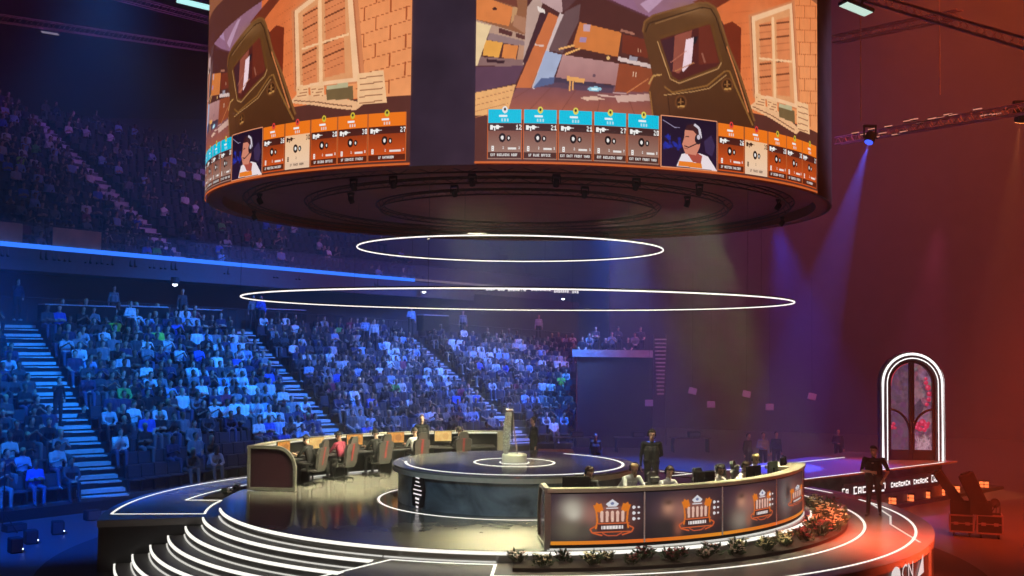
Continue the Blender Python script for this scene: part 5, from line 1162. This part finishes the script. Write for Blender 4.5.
truss(aty(835,-12,38),aty(1030,45,30),'dark truss descending in the top right corner'); truss(aty(833,40,46),aty(960,14,40),'short dark truss beside the drum at upper right')
M_sm=glow('small_glint',lin((230,150,130)),.9)  # added glowing strips stand in for glints off far seat rows
for k in range(24):
    px=855+k*6.4+RNG.rand()*4; py=136-k*1.15+(RNG.rand()-.5)*13; p=aty(px,py,46-k*.4); t=thing('glint_streak',f'tiny glowing streak added along the right truss for seat-row glints, {ordw(k+1)} from the drum','lamp',p,0,'added glowing streaks along the right truss')
    MB().box((-.16,-.03,-.02),(.16,.0,.02),M=Matrix.Rotation(-.18,4,'Y')).build('glint_strip',M_sm,t,False); MB().box((-.1,0,-.05),(.1,.12,.05)).build('lamp_housing',M_black,t,False)
def fixture(p,rz,label,cols,s=1,tilt=0):
    t=thing('floodlight',label,'stage light',p,rz); M=Matrix.Rotation(tilt,4,'Y')@Matrix.Scale(s,4); MB().bevbox((-.6,-.3,0),(.6,.3,.15),.03,M=M).build('lamp_body',M_dark,t,False); MB().box((-.55,-.26,-.02),(.55,.26,.0),M=M).build('lamp_face',cols,t,False)
    MB().box((-.05,-.33,0),(.05,-.29,.6),M=M).box((-.05,.29,0),(.05,.33,.6),M=M).box((-.05,-.33,.56),(.05,.33,.6),M=M).build('bracket',M_dark,t,False); return t
fixture(aty(856,9,34),.3,'bright pale green-white floodlight panel right of the hanging drum',glow('flood_pale',(.75,1,.85),.9),.85,.25)
fixture(aty(195,4,44),.3,'bright pale cyan floodlight left of the hanging drum at the top edge',glow('flood_cyan',(.5,.95,.95),1.2),1.3,.15)
fixture(aty(50,33,52),.2,'small dim floodlight high at the upper left',glow('flood_dim',(.6,.5,.7),.35),.7,.1)
def beam_lamp(p,label,col,target,power,ang=.25,cs=8):
    t=thing('moving_head',label,'stage light',p); d=(Vector(target)-p).normalized(); q=d.to_track_quat('-Z','Y').to_matrix().to_4x4()
    MB().lathe([(.1,.25),(.18,.2),(.2,-.15),(.17,-.2)],n=14,M=q).build('lamp_head',M_black,t,False); MB().lathe([(.16,-.205),(.16,-.21),(.01,-.21)],n=14,M=q).build('lens',glow('lens_'+label.split()[0],col,cs),t,False); MB().box((-.24,-.05,0),(-.2,.05,.45)).box((.2,-.05,0),(.24,.05,.45)).box((-.24,-.08,.42),(.24,.08,.5)).build('yoke',M_black,t,False)
    spot(p+d*.3,target,power,col,ang,.4,.05)
def spot(loc,target,power,col,ang=.8,blend=.6,rad=.3):
    l=bpy.data.lights.new('spot','SPOT'); l.energy=power; l.color=col; l.spot_size=ang; l.spot_blend=blend; l.shadow_soft_size=rad
    o=bpy.data.objects.new('spot_lamp',l); COL.objects.link(o); o.location=loc; o.rotation_euler=(Vector(target)-Vector(loc)).to_track_quat('-Z','Y').to_euler(); return o
def area(loc,target,power,col,sx,sy):
    l=bpy.data.lights.new('area','AREA'); l.energy=power; l.color=col; l.shape='RECTANGLE'; l.size=sx; l.size_y=sy
    o=bpy.data.objects.new('wash_lamp',l); COL.objects.link(o); o.location=loc; o.rotation_euler=(Vector(target)-Vector(loc)).to_track_quat('-Z','Y').to_euler(); return o
beam_lamp(aty(870,138,42),'blue moving head lamp shining down at the right of the drum',(.05,.10,1),aty(834,260,40),42000,.26,2)
beam_lamp(aty(1021,116,36),'amber moving head lamp at the right edge of the hall',(1,.30,.08),aty(1005,260,38),9000,.26,6)
for px,y0,y1,lb in ((861,18,121,'thin cable hanging right beside the drum'),(940,15,95,'thin cable hanging in the upper right of the hall')):
    a=aty(px,y0,38); c=aty(px,y1,38); tag(MB().tube([Vector((a.x,38,25.9)),Vector((c.x,38,c.z))],.02,n=5).build('hanging_cable',mat('cable_pale',(.5,.35,.3),.6)),lb,'cable')
#@@FLOWERS
def leaf(b,p,d,l,w):
    d=d.normalized(); s=d.cross(Vector((0,0,1))); s=s.normalized() if s.length>.01 else Vector((1,0,0)); n=s.cross(d)*.12*l
    b.add([p,p+d*l*.5+s*w-n,p+d*l,p+d*l*.5-s*w-n,p+d*l*.5+n],[(0,1,4),(1,2,4),(2,3,4),(3,0,4)])
def clump_mesh(nl,nf,size,seed,names):
    rs=random.Random(seed); b=MB()
    for i in range(nl):
        a=rs.random()*6.28; e=rs.random()*1.3+.1; r=rs.random()*size*.6; p=Vector((math.cos(a)*r,math.sin(a)*r,rs.random()*size*.7)); leaf(b,p,Vector((math.cos(a)*math.cos(e),math.sin(a)*math.cos(e),math.sin(e))),.10+.1*rs.random(),.022+.02*rs.random())
    me=b.mesh('flower_clump'); f=MB()
    for i in range(nf):
        a=rs.random()*6.28; r=size*(.3+.6*rs.random()); p=Vector((math.cos(a)*r*.8,math.sin(a)*r*.8,size*(.45+.55*rs.random())))
        for k in range(6):
            an=k*PI/3+i; leaf(f,p,Vector((math.cos(an),math.sin(an),.5)),.055,.024)
        f.ell(p+Vector((0,0,.012)),(.016,.016,.014),6,4)
    return me,f.mesh('blossom')
M_leaf=mat('leaf_dark_green',(.03,.06,.02),.6,var=.5); M_soil=mat('soil',(.03,.02,.016),.95,bump=.5,scale=20)
FM={'cream':mat('petal_cream',(.75,.66,.42),.6),'pink-grey':mat('petal_pink_grey',(.55,.40,.36),.6),'dark red':mat('petal_dark_red',(.25,.02,.03),.6)}
variants=[clump_mesh(60,26,.30,s,None) for s in (1,2,3)]
for me,f in variants: me.materials.append(M_leaf)
for nm,a0,a1,lb in (('flower_bed',-90.5,4,'dark planted bed curving along the foot of the front right desk'),('flower_bed',150,176,'dark planted bed curving behind the steps at left')):
    bd=MB(); bd.arc(7.46,8.22,-.198,-.13,a0,a1); tag(bd.build(nm,M_soil),lb,'flower bed')
def put_clump(az,r,v,col,sc,label,group='flower clumps along the front desk'):
    t=thing('flower_clump',label,'flowers',P(r,az,-.14),random.random()*6,group); t.scale=(sc,sc,sc)
    o=bpy.data.objects.new('foliage',variants[v][0]); COL.objects.link(o); o.parent=t
    o=bpy.data.objects.new('blossom',variants[v][1]); COL.objects.link(o); o.parent=t
    if not variants[v][1].materials: variants[v][1].materials.append(FM['cream'])
    o.material_slots[0].link='OBJECT'; o.material_slots[0].material=FM[col]
seq=[]
k=0; az=-89.8; poster_txt=['first','second','third','fourth']
rnd=random.Random(5)
n_c=0; cc_={}
while az<2:
    zone=('pink-grey' if az<-82 else 'dark red' if az<-76 and False else 'dark red' if -76<=az<-64 else 'pink-grey' if -64<=az<-55 else 'cream' if -50<az<-42 else 'dark red' if -42<=az<-32 else 'cream' if -32<=az<-14 else 'dark red' if az>-14 and k%2 else 'cream')
    if az<-82: zone=['pink-grey','cream','pink-grey'][k%3]
    n_c+=1
    put_clump(az,7.66+.28*(k%2)+.1*rnd.random(),k%3,zone,.62+.25*rnd.random() if az<-35 else .9+.3*rnd.random(),f'{zone} flower clump in the bed below the front desk, {ordw(n_c)} from its left end')
    az+=2.6+rnd.random()*.8; k+=1
for k in range(9): put_clump(152+k*2.6,7.7+.25*(k%2),k%3,'dark red' if k%2 else 'pink-grey',.55,f'low dark flower clump in the bed behind the left steps, {ordw(k+1)} from its far end','flower clumps at the left')
# ------------------------------------------------------------------ light
BLUE=(.0,.21,1.0); CREAM=(1,.92,.56)
def wash(loc,tg,power,col,size,spread):      # soft lamp bank with a narrow spread
    o=area(loc,tg,power,col,size,size); o.data.spread=spread; return o
for loc,tg,pw,an in (((-3,33,15.5),(-14,42,1),36000,1.0),((2,42,16),(-10,52,2),52000,.95),((6,50,15),(-2,63,2),64000,.9),((-10,28,15),(-17,38,1),21000,.9)):
    spot(loc,tg,pw*.82,BLUE,an,.8,.8)
wash((4,52,19),(-16,60,12),110,(.42,.16,.65),4,.9)
wash((-6,22,24),(-40,66,25),520,(.55,.08,.60),4,.5)  # unseen violet wash added to tint the haze at upper left
wash((4,20,24),(-30,70,25),420,(.30,.08,.80),4,.5)  # second added wash, bluer, for the same upper left haze
# stage key light, followed by unseen fills added for dim parts
KEY=.62
for loc,tg,pw,sz,sp in (((-.5,27,7.0),(-5.0,31.3,0.0),520,2.2,.75),((1,30,7.0),(-2.9,34.4,.4),380,2,.8),((-1.0,24.5,7.0),(.1,22.9,0),200,1.2,.5),((3,24.5,7.0),(1.0,22.9,0.9),150,1.5,.9),((4,25,7.0),(4.6,24.5,.9),190,1.5,.9),((4.5,28,7.0),(6.0,26.7,1.0),190,1.5,.8),((0,27.5,7.0),(.1,28.85,1.2),48,.6,.5),((2.5,27.0,7.0),(3.7,29.1,1.4),25,.8,.5)):
    wash(loc,tg,pw*KEY,CREAM,sz,sp)
spot((-6,14,9),(-1,26.2,.4),2600,(.55,.80,1),.30,.8,.4)  # unseen bluish front spot added to lighten the platform side
spot((2,12,12),(2.5,22,0),2200,(.95,.92,.80),.5,.8,.4)  # front spot without fixture, added to lighten flowers and desk front
spot((0,-1,9),(0,21,9.0),3200,(.70,.58,.85),.5,.8,.4)  # lilac fill added for the dark gap panels of the drum
spot((20,12,11),(7.8,28.5,9.6),5000,(.75,.55,.85),.35,.8,.4)  # extra fill added from the right for the drum's end gap panel
area((2,14,-1.2),(0,28,7.5),150,(1,.22,.16),4,3)  # unseen red uplight added to warm the drum's underside
# red and violet washes on the right
wash((16,25,13),(16.5,33,GROUND),1250,(1,.055,.012),3,.9)
wash((13,12,12),(8.7,23.7,-.3),520,(1,.09,.03),2,.27)
area((24,30,20),(31,40,8),5200,(1,.14,.015),10,6)
area((22,50,22),(30,66,6),4000,(1,.13,.015),10,6)
area((5,50,20),(11,72,6),2400,(.30,.13,.85),10,6)
area((-4,70,22),(2,90,8),500,(.34,.15,.75),8,6)
spot((11,46,9),(10.6,37.6,0),15000,(.02,.06,1),.5,.7,.3); spot((17,44,9),(13.7,38.8,0),5000,(1,.08,.30),.45,.8,.3)  # spots added to tint the catwalk deck blue and magenta
spot((4,45,11),(5.5,49,GROUND),50000,(.0,.14,1),.75,.7,.5)
spot((-14,26,9),(-13,31,GROUND),26000,(.0,.10,1),.9,.8,.5)
# ------------------------------------------------------------------ haze
w=bpy.data.worlds.new('world'); sc.world=w; w.use_nodes=True; nt=w.node_tree; nt.nodes['Background'].inputs['Color'].default_value=(.02,.01,.03,1); nt.nodes['Background'].inputs['Strength'].default_value=.3
HAZE=.0045
if HAZE:
    vs_=nt.nodes.new('ShaderNodeVolumeScatter'); vs_.inputs['Density'].default_value=HAZE; vs_.inputs['Anisotropy'].default_value=.2; vs_.inputs['Color'].default_value=(1,1,1,1)
    nt.links.new(vs_.outputs['Volume'],nt.nodes['World Output'].inputs['Volume'])
sc.view_settings.view_transform='Standard'; sc.view_settings.look='None'; sc.view_settings.gamma=1; sc.view_settings.exposure=0; sc.view_settings.use_curve_mapping=False
cy_=sc.cycles; cy_.use_denoising=True; cy_.max_bounces=5; cy_.diffuse_bounces=2; cy_.glossy_bounces=3; cy_.transmission_bounces=3; cy_.volume_bounces=0; cy_.transparent_max_bounces=6; cy_.sample_clamp_indirect=4; cy_.sample_clamp_direct=0; cy_.caustics_reflective=False; cy_.caustics_refractive=False
